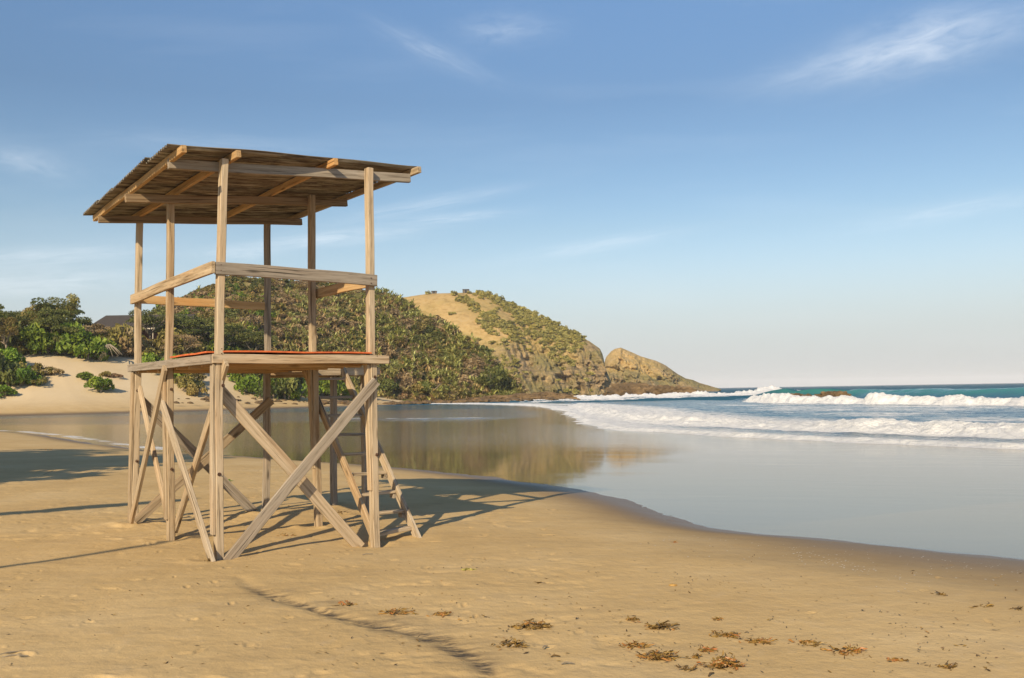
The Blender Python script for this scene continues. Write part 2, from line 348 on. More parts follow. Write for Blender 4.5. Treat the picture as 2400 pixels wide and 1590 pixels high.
def mk_more():
    g = NG('grey bark'); n = g.noise(g.map(g.attr('gco', 'Vector'), (3, 8, 1)), 2, 5, .6)
    M['bark'] = g.out(g.ramp(n, [(.3, (.14, .11, .075)), (.7, (.36, .30, .22))]), .9, g.bump(n, .5, .03))
    g = NG('hill ground'); pos = g.pos(); ga = g.attr('grass'); ra = g.attr('rock')
    n1 = g.noise(pos, .05, 5, .6); n2 = g.noise(pos, .35, 6, .65); n3 = g.noise(g.map(pos, (.5, .5, .12)), 1, 6, .7, .6)
    sc = g.ramp(n2, [(.3, (.06, .06, .017)), (.5, (.155, .14, .045)), (.7, (.26, .21, .085))])
    gr = g.ramp(n2, [(.25, (.32, .205, .07)), (.5, (.44, .30, .125)), (.75, (.55, .40, .185))])
    gr = g.mix(g.rng(n1, .45, .65, 0, .55), gr, (.31, .23, .08))
    lay = g.noise(g.map(pos, (.04, .04, .9), rot=(.35, .1, 0)), 1, 5, .65, .5)
    rk = g.ramp(n3, [(.28, (.07, .05, .028)), (.42, (.29, .205, .105)), (.7, (.48, .35, .19))])
    vc = g.noise(g.map(pos, (.16, .16, .045), rot=(0, .18, 0)), 1, 6, .7, .9); rk = g.mix(g.rng(vc, .46, .36, 0, .75), rk, (.055, .043, .03)); rk = g.mix(g.rng(vc, .56, .7, 0, .5), rk, (.46, .35, .22))
    rk = g.mix(g.rng(lay, .5, .62, 0, .6), rk, (.13, .10, .07))
    rk = g.mix(g.m_('MULTIPLY', g.rng(n1, .42, .56), .75), rk, (.20, .175, .065))
    c = g.mix(g.m_('ADD', ga, g.rng(n2, .35, .65, -.12, .12), True), sc, gr); c = g.mix(g.m_('ADD', ra, g.rng(n2, .35, .65, -.3, .3), True), c, rk)
    M['hill'] = g.out(c, .95, g.bump(n3, g.m_('MULTIPLY', ra, .9), 1.2, g.bump(n2, .5, .5)), .1)
    g = NG('shore rock'); p = g.coord('Object'); n = g.noise(p, 1.3, 7, .7, .4); l = g.noise(g.map(g.pos(), (.08, .08, 1.4), rot=(.3, .1, 0)), 1, 5, .6)
    c = g.ramp(n, [(.28, (.028, .018, .008)), (.5, (.12, .073, .028)), (.72, (.25, .16, .068))]); c = g.mix(g.rng(l, .5, .65, 0, .5), c, (.10, .065, .03))
    M['rock'] = g.out(c, .8, g.bump(n, .9, .3))
    g = NG('roof shingles'); n = g.noise(g.map(g.coord(), (2, 9, 9)), 1, 5, .6)
    M['shingle'] = g.out(g.ramp(n, [(.3, (.022, .018, .016)), (.7, (.07, .057, .048))]), .9)
    g = NG('pale painted timber'); n = g.noise(g.coord(), 3, 4); M['eave'] = g.out(g.ramp(n, [(.3, (.40, .35, .27)), (.7, (.58, .52, .42))]), .7)
    g = NG('red brown wall'); n = g.noise(g.coord(), 2, 4); M['redwall'] = g.out(g.ramp(n, [(.3, (.07, .022, .015)), (.7, (.17, .055, .035))]), .85)
    g = NG('dark window glass'); M['glass'] = g.out((.015, .017, .02), .1)
    g = NG('grey hut wall'); n = g.noise(g.coord(), 2, 4); M['hutwall'] = g.out(g.ramp(n, [(.3, (.07, .06, .05)), (.7, (.15, .125, .10))]), .9)
    g = NG('drying kelp'); t = g.attr('tint')
    M['kelp'] = g.out(g.ramp(t, [(0, (.035, .022, .008)), (.35, (.12, .07, .018)), (.7, (.26, .16, .035)), (1, (.34, .12, .03))]), .5)
    g = NG('green kelp'); M['kelp_green'] = g.out(g.ramp(g.attr('tint'), [(0, (.02, .07, .01)), (1, (.09, .22, .02))]), .5)
    g = NG('ochre stone'); n = g.noise(g.coord(), 20, 4); M['stone'] = g.out(g.ramp(n, [(.3, (.28, .15, .03)), (.7, (.50, .31, .09))]), .6)
mk_more()

# ------------------------------------------------------------------ the lie of the land
# wet edge of the near beach (photograph pixel, height of the sand there)
EDGE = [(-200, 150, -.62), (-75, 100, -.62), (-34.5, 65, -.60), (-15.8, 38.2, -.55), (-8.3, 31.0, -.50), (-3.6, 26, -.45), (-1.05, 22.3, -.40), (.55, 19.3, -.34), (1.5, 17, -.30), (2.1, 14.8, -.30),
        (2.6, 12.8, -.30), (3.2, 12.05, -.30), (4.1, 11.4, -.30), (5.5, 10.1, -.30), (9, 7.3, -.30), (20, 0, -.3), (60, -25, -.3), (160, -70, -.3)]
EDGE_XY = chaikin([e[:2] for e in EDGE], 2)
FAR = chaikin([(-400, 190), (-250, 160), (-110, 139), (-71, 143), (-40, 178), (-15, 219), (6, 236), (30, 262), (60, 300), (90, 420), (120, 600)], 2)
SEA_Z = -1.0
def edge_z(x): return np.interp(x, [-35, -16, -8, -3.6, -1, 1.5], [-.60, -.55, -.50, -.45, -.40, -.30])
def shore(x, y):
    s, _ = poly_dist(x, y, EDGE_XY); return s          # positive seaward (left of the direction)
def film_z(x, y, s):
    """level of the water film: tilts down from the wet edge to the sea"""
    z = edge_z(x)-.026*np.maximum(s, 0); k = .12
    return SEA_Z+k*np.logaddexp(0, (z-SEA_Z)/k)
def ground_z(x, y, detail=True):
    x = np.asarray(x, float); y = np.asarray(y, float)
    s = shore(x, y); w = .22*fbm(x*.35, y*.35, 3, 5)+.09*fbm(x*1.7, y*1.7, 4, 6)
    d = -s+w
    dry = edge_z(x)+.55*(1-np.exp(-np.maximum(d, 0)/3.6))-.25*(1-np.exp(-np.maximum(d, 0)/3.6))*sstep(-4, -12, x)*0
    dry = np.minimum(dry, .05+0*dry)+.10*np.clip(d-12, 0, 60)*.1
    wetz = film_z(x, y, np.maximum(-d, 0))-.05*np.minimum(-d, 6)
    z = np.where(d > 0, dry, wetz)
    t, _ = poly_dist(x, y, FAR)
    ms = sstep(-22, -50, x)                              # the dune only stands at the left, rock and water below the hills
    up = 1.1*sstep(-2, 11, t)*(.35+.65*ms)+(10.4*sstep(6, 46, t)+.09*np.maximum(t-38, 0))*ms
    zf = SEA_Z-.06+.12*np.minimum(t+1, 0)+up+.5*fbm(x*.06, y*.06, 3, 9)*sstep(5, 25, t)*ms-2.0*sstep(4, 16, x)
    z = np.where(t > -6, np.maximum(zf, np.where(t > -2, -2, z)), z)
    return z
def hit(x, y, z0=0.0):
    """where the ray through a photograph pixel meets the ground"""
    d = ray(x, y); tt = np.geomspace(4, 420, 2600)/d[1]; P = EY+d*tt[:, None]
    below = P[:, 2] < ground_z(P[:, 0], P[:, 1]); i = int(np.argmax(below))
    return P[i] if below.any() else P[-1]

# ------------------------------------------------------------------ tower frame
YAW = .61956
TR = np.array([math.cos(YAW), math.sin(YAW), 0]); TL = np.array([-math.sin(YAW), math.cos(YAW), 0]); UZ = np.array([0, 0, 1.0])
TC = np.array([-2.926, 9.168, 0]); TW, TD, TM = 1.713, 3.158, 1.557
FOOT = {'C': TC, 'F': TC+TW*TR, 'B': TC+TM*TL, 'E': TC+TW*TR+TM*TL, 'A': TC+TD*TL, 'D': TC+TW*TR+TD*TL}
LAND = {'H': FOOT['E']+1.05*TR+.75*TL, 'G': FOOT['E']+1.05*TR+1.75*TL}

# ------------------------------------------------------------------ sand sheet
def build_sand():
    th = np.concatenate([np.linspace(-80, -34, 50)[:-1], np.linspace(-34, 34, 1000), np.linspace(34, 80, 50)[1:]])
    rr = np.concatenate([np.linspace(.3, 4.2, 14), np.geomspace(4.3, 34, 560), np.geomspace(34.3, 330, 260), np.geomspace(335, 1200, 20)])
    T, Rr = np.meshgrid(np.radians(th), rr); X = Rr*np.sin(T); Y = Rr*np.cos(T)
    Z = ground_z(X, Y); s = shore(X, Y); t, _ = poly_dist(X, Y, FAR)
    near = sstep(40, 20, Rr); dryness = sstep(.3, 3.0, -s)
    lump = .55*(.017*fbm(X*.9, Y*1.5, 4, 21)+.008*fbm(X*3.2, Y*4.5, 4, 22))*(.35+.65*sstep(2.2, -1.5, X))
    # trampled patches (pits and rims), stronger at the left and bottom
    tr = sstep(-.1, .35, fbm(X*.5+3, Y*.5, 3, 31))*sstep(3.0, -1.5, X)
    pit = fbm(X*5.5, Y*7.5, 3, 33); Z = Z+near*dryness*(lump-.012*tr*np.maximum(pit-.12, 0)*2.2+.004*tr*np.maximum(-pit-.2, 0)*2)
    rng = np.random.default_rng(5)
    n = 900; px = rng.uniform(-7, 4, n); py = rng.uniform(5, 22, n)
    keep = (rng.random(n) < np.where(px < .4, .95, .12)); px, py = px[keep], py[keep]
    for x0, y0 in zip(px, py):                        # single footprints and dents
        a = rng.uniform(0, math.pi); big = rng.random() < .14; lx, ly = (rng.uniform(.07, .13), rng.uniform(.035, .055)) if big else (rng.uniform(.02, .055), rng.uniform(.012, .03)); dp = rng.uniform(.006, .014) if big else rng.uniform(.004, .012)
        j0, j1 = np.searchsorted(rr, math.hypot(x0, y0)-.5), np.searchsorted(rr, math.hypot(x0, y0)+.5)
        c0 = math.degrees(math.atan2(x0, y0)); i0, i1 = np.searchsorted(th, c0-4), np.searchsorted(th, c0+4)
        if j1 <= j0 or i1 <= i0: continue
        dx = X[j0:j1, i0:i1]-x0; dy = Y[j0:j1, i0:i1]-y0
        u = (dx*math.cos(a)+dy*math.sin(a))/lx; v = (-dx*math.sin(a)+dy*math.cos(a))/ly; q = u*u+v*v
        Z[j0:j1, i0:i1] += -dp*np.exp(-q*q*.6)+.3*dp*np.exp(-(np.sqrt(q)-1.55)**2*5)*(1+np.sin(u*2+a))
    # scour round the feet of the tower
    for k, P in list(FOOT.items())+list(LAND.items()):
        r2 = (X-P[0])**2+(Y-P[1])**2
        if k == 'C': Z -= .03*np.exp(-r2/.16)
        if k == 'F': Z -= .065*np.exp(-r2/.25)
        if k == 'A': Z += .03*np.exp(-r2/.3)
        if k in 'DG': Z += .03*np.exp(-r2/.5)
        q = np.sqrt(r2); Z += (.016*np.exp(-((q-.24)/.10)**2)*(1+.9*fbm(X*6, Y*6, 2, 39))-.016*np.exp(-(q/.13)**2))*(q < 1.2)
    # a shallow dark groove curving across the foreground
    gp = [hit_flat(*p) for p in GROOVE]; gd, _ = poly_dist(X, Y, chaikin(gp, 2)); ga = np.abs(gd)
    wob = .06*fbm(X*3, Y*3, 3, 41)
    fade = sstep(1.2, -.6, X)
    stain = np.exp(-((gd+wob)/.06)**2)*fade*sstep(7.9, 7.0, Y) + .55*np.exp(-((gd+wob-.05)/.2)**2)*fade*sstep(-.3, .3, fbm(X*2.5, Y*2.5, 3, 44))*sstep(8, 7.2, Y)
    Z -= .014*np.exp(-(gd/.07)**2)*fade
    wr = (0.6+.35*fbm(X*.5, Y*.5, 3, 51))
    wet = np.clip(sstep(wr+1.6, .15, -s), 0, 1); right = sstep(.5, 4, X)*sstep(24, 14, Y)
    wet = np.maximum(wet, right*.85*sstep(5.6+1.2*fbm(X*.4, Y*.4, 3, 52), .9, -s))
    wet = np.where(t > -4, sstep(5, 1, t), np.where(s > 0, 1, wet))
    far = sstep(2, 22, t)*(.75+.25*fbm(X*.1, Y*.1, 3, 55))
    # wrack line on the far beach
    wl = np.exp(-((t-7.5+.8*fbm(X*.05, Y*.05, 3, 60))/.45)**2)*sstep(-.2, .3, fbm(X*.25, Y*.25, 3, 61)+.25)*sstep(-75, -60, X)
    stain = np.clip(stain+wl*.8, 0, 1)
    F = grid_faces(*X.shape)
    tag(mesh('sand_beach', np.stack([X, Y, Z], -1).reshape(-1, 3), F[:, ::-1], M['sand'], None, {'wet': wet.ravel(), 'stain': stain.ravel(), 'far': far.ravel()}, True), kind='structure')
def hit_flat(x, y, z=0.0):
    d = ray(x, y); P = EY+d*((z-EYE)/d[2]); return P[:2]
GROOVE = [(566, 1362), (588, 1388), (640, 1412), (720, 1440), (820, 1466), (920, 1490), (1010, 1512), (1110, 1560), (1180, 1620)]
build_sand()

# ------------------------------------------------------------------ water: lagoon film, swash, breakers and open sea in one sheet
def build_water():
    th = np.concatenate([np.linspace(-60, -33, 60)[:-1], np.linspace(-33, 33, 1050), np.linspace(33, 75, 60)[1:]])
    rr = np.concatenate([np.geomspace(9.5, 26, 130), np.geomspace(26.1, 380, 760), np.geomspace(383, 9000, 130)])
    T, Rr = np.meshgrid(np.radians(th), rr); X = Rr*np.sin(T); Y = Rr*np.cos(T)
    s = shore(X, Y); Z = film_z(X, Y, s)
    Z = np.where(s < -3.0, Z-.35*(-s-3.0), Z)           # dives under the dry sand
    Z = np.maximum(Z, -3)
    foam = np.zeros_like(X); green = np.zeros_like(X)
    n1 = fbm(X*.12, Y*.12, 4, 71); n2 = fbm(X*.55, Y*.55, 4, 72); n3 = fbm(X*1.8, Y*1.8, 3, 73)
    front = chaikin([(60, -20), (30, 14), (18.7, 33.9), (11.9, 45.7), (7.9, 56), (6.3, 63), (5.6, 76), (6.3, 110), (5.5, 150), (-2, 182), (-15, 208), (-60, 260)], 2)
    d, al = poly_dist(X, Y, front); sea = -d+1.6*n1+.5*n2   # positive to seaward
    deep = sstep(-3.0, 12, sea)*.95
    deep = np.maximum(deep, .25*sstep(-26, -4, sea)*sstep(30, 60, Rr))
    # chop and swell
    damp = sstep(0, 10, sea)
    Z = Z+damp*sstep(3000, 500, Rr)*(.10*fbm(X*.22, Y*.30, 4, 75)+.035*n3)
    # leading swash: thin foam, small step
    k = sea; prof = sstep(-.3, .5, k)*np.exp(-np.maximum(k-.5, 0)/2.2)
    farf = sstep(200, 120, Rr)
    Z += .17*prof*(1+.5*n2+.4*n3)
    foam = np.maximum(foam, .98*sstep(-.9, -.2, k)*np.exp(-np.maximum(k-1.2, 0)/5.0))
    foam = np.maximum(foam, .66*sstep(125, 165, Y)*sstep(-1, 2, sea)*np.exp(-np.maximum(sea-9, 0)/10))
    foam = np.maximum(foam, .46*sstep(.4, 1.5, k)*np.exp(-np.maximum(k-3, 0)/16)*sstep(260, 90, Rr))
    # main bore
    bore = chaikin([(60, -6), (36, 24), (24.4, 44), (14.9, 57), (10.6, 67), (8.6, 80), (8.2, 105), (8.6, 140), (12, 175), (8, 205)], 2)
    d, al = poly_dist(X, Y, bore); k = -d+1.0*n1+.7*n2
    fade = sstep(215, 120, Rr)
    prof = sstep(-1.0, 1.6, k)*np.exp(-np.maximum(k-1.6, 0)/5.5)
    Z += .50*prof*fade*(1+.75*n1+.22*n2+.30*n3)
    foam = np.maximum(foam, fade*1.05*sstep(-1.6, -.7, k)*np.exp(-np.maximum(k-2.6, 0)/15))
    # outer breaker, all white water in front
    br = chaikin([(110, 40), (72, 85), (57.5, 104), (52.5, 118), (46, 134), (42, 152), (43, 172), (46, 200)], 2)
    d, al = poly_dist(X, Y, br); k = -d+1.4*n1+.8*n2
    L = al; fade = sstep(44+0*Y, 40, X-0)*0+sstep(200, 150, Y)
    prof = sstep(-.9, 1.2, k)*np.exp(-np.maximum(k-1.2, 0)/4.5)
    hb = 1.05*(1+.95*n1+.16*n2+.24*n3)
    Z += hb*prof*fade; foam = np.maximum(foam, fade*1.15*sstep(-1.5, -.6, k)*np.exp(-np.maximum(k-4, 0)/3.0))
    foam = np.maximum(foam, .5*fade*sstep(-22, 0, k)*sstep(2, -1, k))
    # unbroken green wave behind it
    gw = chaikin([(140, 60), (95, 112), (76, 140), (69, 165), (66, 195), (68, 235), (74, 285), (90, 340)], 2)
    d, al = poly_dist(X, Y, gw); k = -d+2.0*n1
    gfade = sstep(330, 230, Y)*(.80+.25*fbm(al/18, al*0, 2, 80))
    prof = np.where(k < 0, np.exp(-(k/4.6)**2), np.exp(-(k/9.0)**2))
    Z += 2.30*prof*gfade; green = np.clip(prof**1.5*gfade*sstep(3, -3, k)*sstep(300, 215, Y)*sstep(60, 78, Rr)*1.05*(.25+.75*sstep(46, 58, X)*sstep(92, 74, X)), 0, 1)
    foam = np.maximum(foam, .62*gfade*np.exp(-((k-.6)/.9)**2)*sstep(.1, .5, fbm(al/7, k*.3, 3, 84)))
    # far-left break round the reef
    b3 = chaikin([(16, 262), (30, 268), (46, 262), (60, 255), (72, 262), (92, 300), (120, 345)], 2)
    d, al = poly_dist(X, Y, b3); k = -d+2.0*n1+1.0*n2
    hf = sstep(120, 88, X)*sstep(8, 18, X)
    prof = sstep(-1.2, 1.2, k)*np.exp(-np.maximum(k-1.5, 0)/5)
    Z += 1.15*prof*hf*(1+.6*n2+.3*n3); foam = np.maximum(foam, 1.1*hf*sstep(-1.4, 0, k)*np.exp(-np.maximum(k-7, 0)/5))
    foam = np.maximum(foam, .56*hf*sstep(-34, -4, k)*sstep(3, 0, k))
    # second line against the headland rocks
    b4 = chaikin([(-16, 226), (-4, 229), (8, 236), (16, 247)], 2)
    d, al = poly_dist(X, Y, b4); k = np.abs(d+1.5*n2); foam = np.maximum(foam, .95*np.exp(-(k/2.6)**2)); Z += .35*np.exp(-(k/2.4)**2)*(1+.6*n3)
    b5 = chaikin([(4, 200), (16, 214), (34, 226), (52, 232)], 2)
    d, al = poly_dist(X, Y, b5); k = d+1.5*n2; foam = np.maximum(foam, .75*np.exp(-(k/3.5)**2)); Z += .3*np.exp(-(k/2.5)**2)*(1+.5*n3)
    # lace of old foam inshore of the outer breaker
    lace = sstep(6, 26, sea)*sstep(240, 120, Rr)
    foam = np.maximum(foam, lace*(.50+.26*n1+.12*n2))
    # open swell towards the horizon
    Z += sstep(110, 240, Rr)*sstep(7000, 1500, Rr)*sstep(20, 60, sea)*.25*np.sin((X*.93-Y*.36)/9+2*n1)
    foam = np.maximum(foam, sstep(150, 400, Rr)*sstep(60, 120, sea)*(.08+.22*fbm(X*.03, Y*.012, 3, 91)))
    # small bore running up the lagoon mouth
    lb = chaikin([(-9.5, 95), (-5, 92), (-.5, 93), (4, 95)], 2)
    lb = chaikin([(-22, 98), (-14, 93), (-9, 90), (-3, 91), (3, 88)], 2)
    d, al = poly_dist(X, Y, lb); k = d+.6*n2; e = sstep(0, 5, al)*sstep(26, 20, al)
    foam = np.maximum(foam, e*.86*np.exp(-((k-.4)/1.0)**2)*sstep(-.35, .25, n2+.3)); Z += e*.10*np.exp(-(k/.9)**2)
    # foam film along the wet edge at the far left of the lagoon, and flecks at the near edge
    foam = np.maximum(foam, sstep(-9, -14, X)*.56*np.exp(-((s-.9)/1.0)**2)*sstep(-70, -36, X)*(1+.5*n2))
    for off, wd, st in ((-3.5, .5, .50), (-7.5, .45, .44), (-12, .5, .42), (-17, .4, .40)):      # spent swash lines on the film
        foam = np.maximum(foam, st*np.exp(-((sea-off+1.8*n1+.5*n2)/wd)**2)*sstep(-.25, .3, fbm(X*.16, Y*.16, 3, 97+int(off)))*sstep(11, 14, Rr)*sstep(90, 60, Rr))
    foam = np.maximum(foam, .40*np.exp(-((s-.35)/.22)**2)*sstep(0, .4, fbm(X*.8, Y*.8, 3, 99))*sstep(40, 25, Rr))
    rip = .016+.05*sstep(-.05, .4, fbm(X*.10, Y*.55, 4, 96))*sstep(13, 22, Rr)+.055*sstep(28, 60, Rr)*sstep(-60, -10, sea)+.9*sstep(-4, 12, sea)
    lag = sstep(-34, -16, sea)*sstep(60, 78, Rr)*sstep(-6, -60, X-30)
    rip = np.maximum(rip, .95*sstep(74, 100, Y)*sstep(0, -8, sea))
    rip = np.maximum(rip, .24*sstep(27, 46, Rr)*sstep(2, -4, sea))
    rip = np.maximum(rip, .06*sstep(26, 40, Rr)*sstep(.2, -.2, fbm(X*.05, Y*.08, 3, 95)))
    deep = np.where(Rr > 140, .95+.05*sstep(140, 220, Rr), deep); F = grid_faces(*X.shape)
    tag(mesh('sea_water', np.stack([X, Y, Z], -1).reshape(-1, 3), F[:, ::-1], M['water'], None, {'foam': foam.ravel(), 'deep': np.clip(deep, 0, 1).ravel(), 'green': green.ravel(), 'rip': np.clip(rip, 0, 1).ravel()}, True), kind='structure')
build_water()

# ------------------------------------------------------------------ hills (real solids: front slope, crest, back slope)
def hill(name, xs, ysky, Yr, Yb, zb, bulge, ncol, nrow, fn, back=.9, seed=0):
    cols = np.linspace(xs[0], xs[-1], ncol)
    ys = np.interp(cols, xs, ysky); yr = np.interp(cols, xs, Yr); yb = np.interp(cols, xs, Yb)
    A = np.array([ray(c, y) for c, y in zip(cols, ys)])
    ex = A[:, 0]/A[:, 1]; zr = EYE+A[:, 2]/A[:, 1]*yr
    tt = np.concatenate([np.linspace(0, 1, nrow), 1+np.linspace(0, 1, nrow//3)[1:]*back])
    Tt, _ = np.meshgrid(tt, cols, indexing='ij')
    Yg = yb+(yr-yb)*Tt; X = ex*Yg
    z0 = zb(ex*yb, yb) if callable(zb) else np.full(ncol, zb)
    up = 1-(1-np.clip(Tt, 0, 1))**bulge; dn = np.maximum(0, Tt-1)/back
    Z = z0+(zr-z0)*(up-sstep(0, 1, dn)*.9*1.0)
    return cols, tt, fn(np.stack([X, Yg, Z], -1), np.broadcast_to(cols, Tt.shape), Tt)
def poly_mask(px, py, poly):
    poly = np.asarray(poly, float); inside = np.zeros(px.shape, bool); j = len(poly)-1
    for i in range(len(poly)):
        xi, yi = poly[i]; xj, yj = poly[j]
        c = ((yi > py) != (yj > py)) & (px < (xj-xi)*(py-yi)/((yj-yi)+1e-9)+xi); inside ^= c; j = i
    return inside
HX = [240, 330, 430, 480, 520, 560, 700, 875, 936, 981, 1032, 1083, 1115, 1143, 1164, 1192, 1222]
HS = [790, 745, 704, 686, 668, 662, 668, 692, 707, 742, 770, 792, 810, 843, 876, 905, 924]
HR = [330, 330, 330, 330, 330, 330, 325, 315, 310, 300, 290, 282, 276, 272, 270, 266, 262]
HB = [262, 252, 236, 218, 208, 206, 214, 227, 231, 234, 238, 242, 245, 248, 250, 252, 254]
def near_fn(P, cols, T):
    n = fbm(P[..., 0]*.06, P[..., 1]*.06, 4, 101); m = np.clip(T*4, 0, 1)*np.clip((1.0-T)*5+.15, .15, 1)
    P[..., 2] += 3.0*n*m; P[..., 1] += 2*fbm(P[..., 0]*.1, P[..., 2]*.1, 3, 104)*m
    return P
HC, HT, HP = hill('hillside', HX, HS, HR, HB, lambda x, y: ground_z(x, y)-1.2, 1.45, 240, 90, near_fn)
px_, py_ = pix(HP)
g = np.clip(sstep(.1, .5, fbm(HP[..., 0]*.05, HP[..., 2]*.08, 3, 111))*sstep(780, 700, py_)*sstep(900, 500, px_), 0, .6)
rk = sstep(.10, .02, np.broadcast_to(HT[:, None], g.shape))*sstep(700, 850, px_)
tag(mesh('hillside', HP.reshape(-1, 3), grid_faces(*HP.shape[:2])[:, ::-1], M['hill'], None, {'grass': g.ravel(), 'rock': rk.ravel()}, True), kind='structure')

DX = [860, 900, 936, 1000, 1040, 1130, 1165, 1226, 1296, 1348, 1382, 1406, 1413, 1420, 1434]
DS = [712, 706, 699, 690, 688, 685, 696, 725, 757, 785, 801, 818, 833, 868, 904]
DR = [520, 520, 520, 520, 520, 520, 515, 510, 500, 490, 482, 476, 474, 472, 470]
DB = [410, 410, 410, 412, 414, 418, 420, 424, 430, 436, 440, 444, 447, 450, 455]
GRASS = [(900, 690), (1050, 685), (1100, 700), (1180, 745), (1215, 775), (1260, 812), (1190, 800), (1140, 800), (1090, 780), (1050, 760), (980, 720)]
GRASS2 = [(1085, 688), (1120, 690), (1180, 720), (1225, 750), (1180, 735), (1120, 712)]
def head_fn(P, cols, T):
    n = fbm(P[..., 0]*.04, P[..., 1]*.04, 4, 121); m = np.clip(T*4, 0, 1)*np.clip((1.0-T)*6+.06, .06, 1)
    P[..., 2] += 3.5*n*m
    cliff = sstep(.75, .3, T)*sstep(1130, 1260, cols)+sstep(.95, .5, T)*sstep(1330, 1400, cols)
    cliff = np.clip(cliff, 0, 1)
    rid = np.abs(fbm(P[..., 0]*.085+.35*P[..., 2]*.085, P[..., 2]*.02, 4, 123))*2
    led = fbm(P[..., 0]*.05, P[..., 2]*.28-P[..., 0]*.04, 4, 124)
    fine = fbm(P[..., 0]*.35, P[..., 2]*.30, 3, 126)
    P[..., 1] += cliff*(15*rid+4*led+4.5*fine+2.0*fbm(P[..., 0]*.9, P[..., 2]*.9, 2, 128)-5)*np.clip((1-T)*5, 0, 1)
    return P
DC, DT, DP = hill('headland', DX, DS, DR, DB, -2.5, 1.30, 340, 130, head_fn)
px_, py_ = pix(DP); TT = np.broadcast_to(DT[:, None], px_.shape)
wob = 14*fbm(DP[..., 0]*.06, DP[..., 2]*.06, 3, 131)
gr = (poly_mask(px_+wob, py_+wob*.5, GRASS) | poly_mask(px_+wob*.5, py_, GRASS2)).astype(float)
rk = np.clip(sstep(.52, .28, TT)*sstep(1120, 1230, px_)+sstep(1330, 1400, px_)*sstep(1.0, .8, TT)+sstep(.10, .05, TT), 0, 1)*(1-gr)
tag(mesh('headland', DP.reshape(-1, 3), grid_faces(*DP.shape[:2])[:, ::-1], M['hill'], None, {'grass': np.maximum(gr, .68*(1-rk)).ravel(), 'rock': rk.ravel()}, True), kind='structure')

SX = [1408, 1420, 1432, 1441, 1455, 1476, 1503, 1538, 1559, 1587, 1607, 1625, 1640, 1665, 1690]
SS = [880, 838, 824, 818, 815, 824, 836, 846, 856, 876, 887, 891, 898, 905, 912.5]
SRr = [640]*15; SBb = [545, 548, 550, 552, 555, 558, 562, 566, 570, 575, 580, 585, 590, 596, 600]
def stack_fn(P, cols, T):
    m = np.clip((1-T)*5+.05, .05, 1)
    rid = np.abs(fbm(P[..., 0]*.07+P[..., 2]*.05, P[..., 2]*.02, 4, 141))*2; led = fbm(P[..., 0]*.03, P[..., 2]*.35+P[..., 0]*.06, 4, 142)
    P[..., 1] += (14*rid*sstep(.95, .4, T)+6*led+5.0*fbm(P[..., 0]*.25, P[..., 2]*.25, 3, 143)+2.2*fbm(P[..., 0]*.8, P[..., 2]*.8, 2, 146))*m; P[..., 2] += 1.6*fbm(P[..., 0]*.3, P[..., 1]*.1, 3, 149)*m*np.clip(T*4, 0, 1)
    return P
SC, STt, SP = hill('rocky_point', SX, SS, SRr, SBb, -2.5, 1.25, 200, 90, stack_fn)
px_, py_ = pix(SP); TT = np.broadcast_to(STt[:, None], px_.shape)
gr = sstep(.3, .55, TT)*sstep(1600, 1540, px_)*.9
tag(mesh('rocky_point', SP.reshape(-1, 3), grid_faces(*SP.shape[:2])[:, ::-1], M['hill'], None, {'grass': gr.ravel(), 'rock': np.clip(sstep(.5, .2, TT)+sstep(1500, 1600, px_), 0, 1).ravel()*.9}, True), kind='structure')
def surf_at(cols, tt, P, x, t):
    i = np.interp(x, cols, np.arange(len(cols))); j = np.interp(t, tt, np.arange(len(tt)))
    return P[int(round(j)), int(round(i))]
#--PLANTS--
# ------------------------------------------------------------------ vegetation
def rhombs(P, size, rng, up=.35, out=None, asp=.55):
    """leaf-shaped quads at the points P"""
    n = len(P); nr = rng.normal(0, 1, (n, 3)); nr[:, 2] += up
    if out is not None: nr += out*.9
    nr /= np.linalg.norm(nr, axis=1)[:, None]; a = np.cross(nr, rng.normal(0, 1, (n, 3))); a /= np.linalg.norm(a, axis=1)[:, None]; b = np.cross(nr, a)
    s = (size*rng.uniform(.6, 1.35, n))[:, None]; sag = nr*s*.22
    V = np.stack([P-a*s-sag, P-b*s*asp, P+a*s-sag, P+b*s*asp], 1).reshape(-1, 3)
    return V, np.arange(n*4).reshape(n, 4)
def lump_cloud(mb, lumps, per, size, rng, m=0, lo=.15, hi=.85, gap=0.0):
    for (c, r) in lumps:
        n = int(per*rng.uniform(.8, 1.2)); d = rng.normal(0, 1, (n, 3)); d[:, 2] = np.abs(d[:, 2])*1.0-.25; d /= np.linalg.norm(d, axis=1)[:, None]
        rad_ = rng.uniform(.55, 1.08, n)**.6; P = np.asarray(c)+d*np.asarray(r)*rad_[:, None]
        V, F = rhombs(P, size, rng, .35, d)
        base = rng.uniform(lo, hi); t = np.clip(base+rng.normal(0, .16, n), 0, 1)
        mb.add(V, F, np.repeat(t, 4), None, m)
def shrub_mb(rng, w=1.0, h=.7, nl=9, per=70, size=.10, lo=.2, hi=.85):
    mb = MB(); lumps = []
    for i in range(nl):
        a = rng.uniform(0, 6.28); q = rng.uniform(0, .75)**.6*w*.62; k = 1-(q/w)**2
        lumps.append(((q*math.cos(a), q*math.sin(a), h*rng.uniform(.15, .62)*k), (w*rng.uniform(.2, .38), w*rng.uniform(.2, .38), h*rng.uniform(.22, .4))))
    lump_cloud(mb, lumps, per, size, rng, 0, lo, hi)
    return mb
def stems_mb(rng, w=1.0, h=.7):
    mb = MB()
    for i in range(6):
        a = rng.uniform(0, 6.28); q = w*rng.uniform(.25, .5)
        tube(mb, [(0, 0, -.12), (q*.4*math.cos(a), q*.4*math.sin(a), h*.3), (q*math.cos(a), q*math.sin(a), h*.62)], [.022, .016, .006], 5)
    return mb
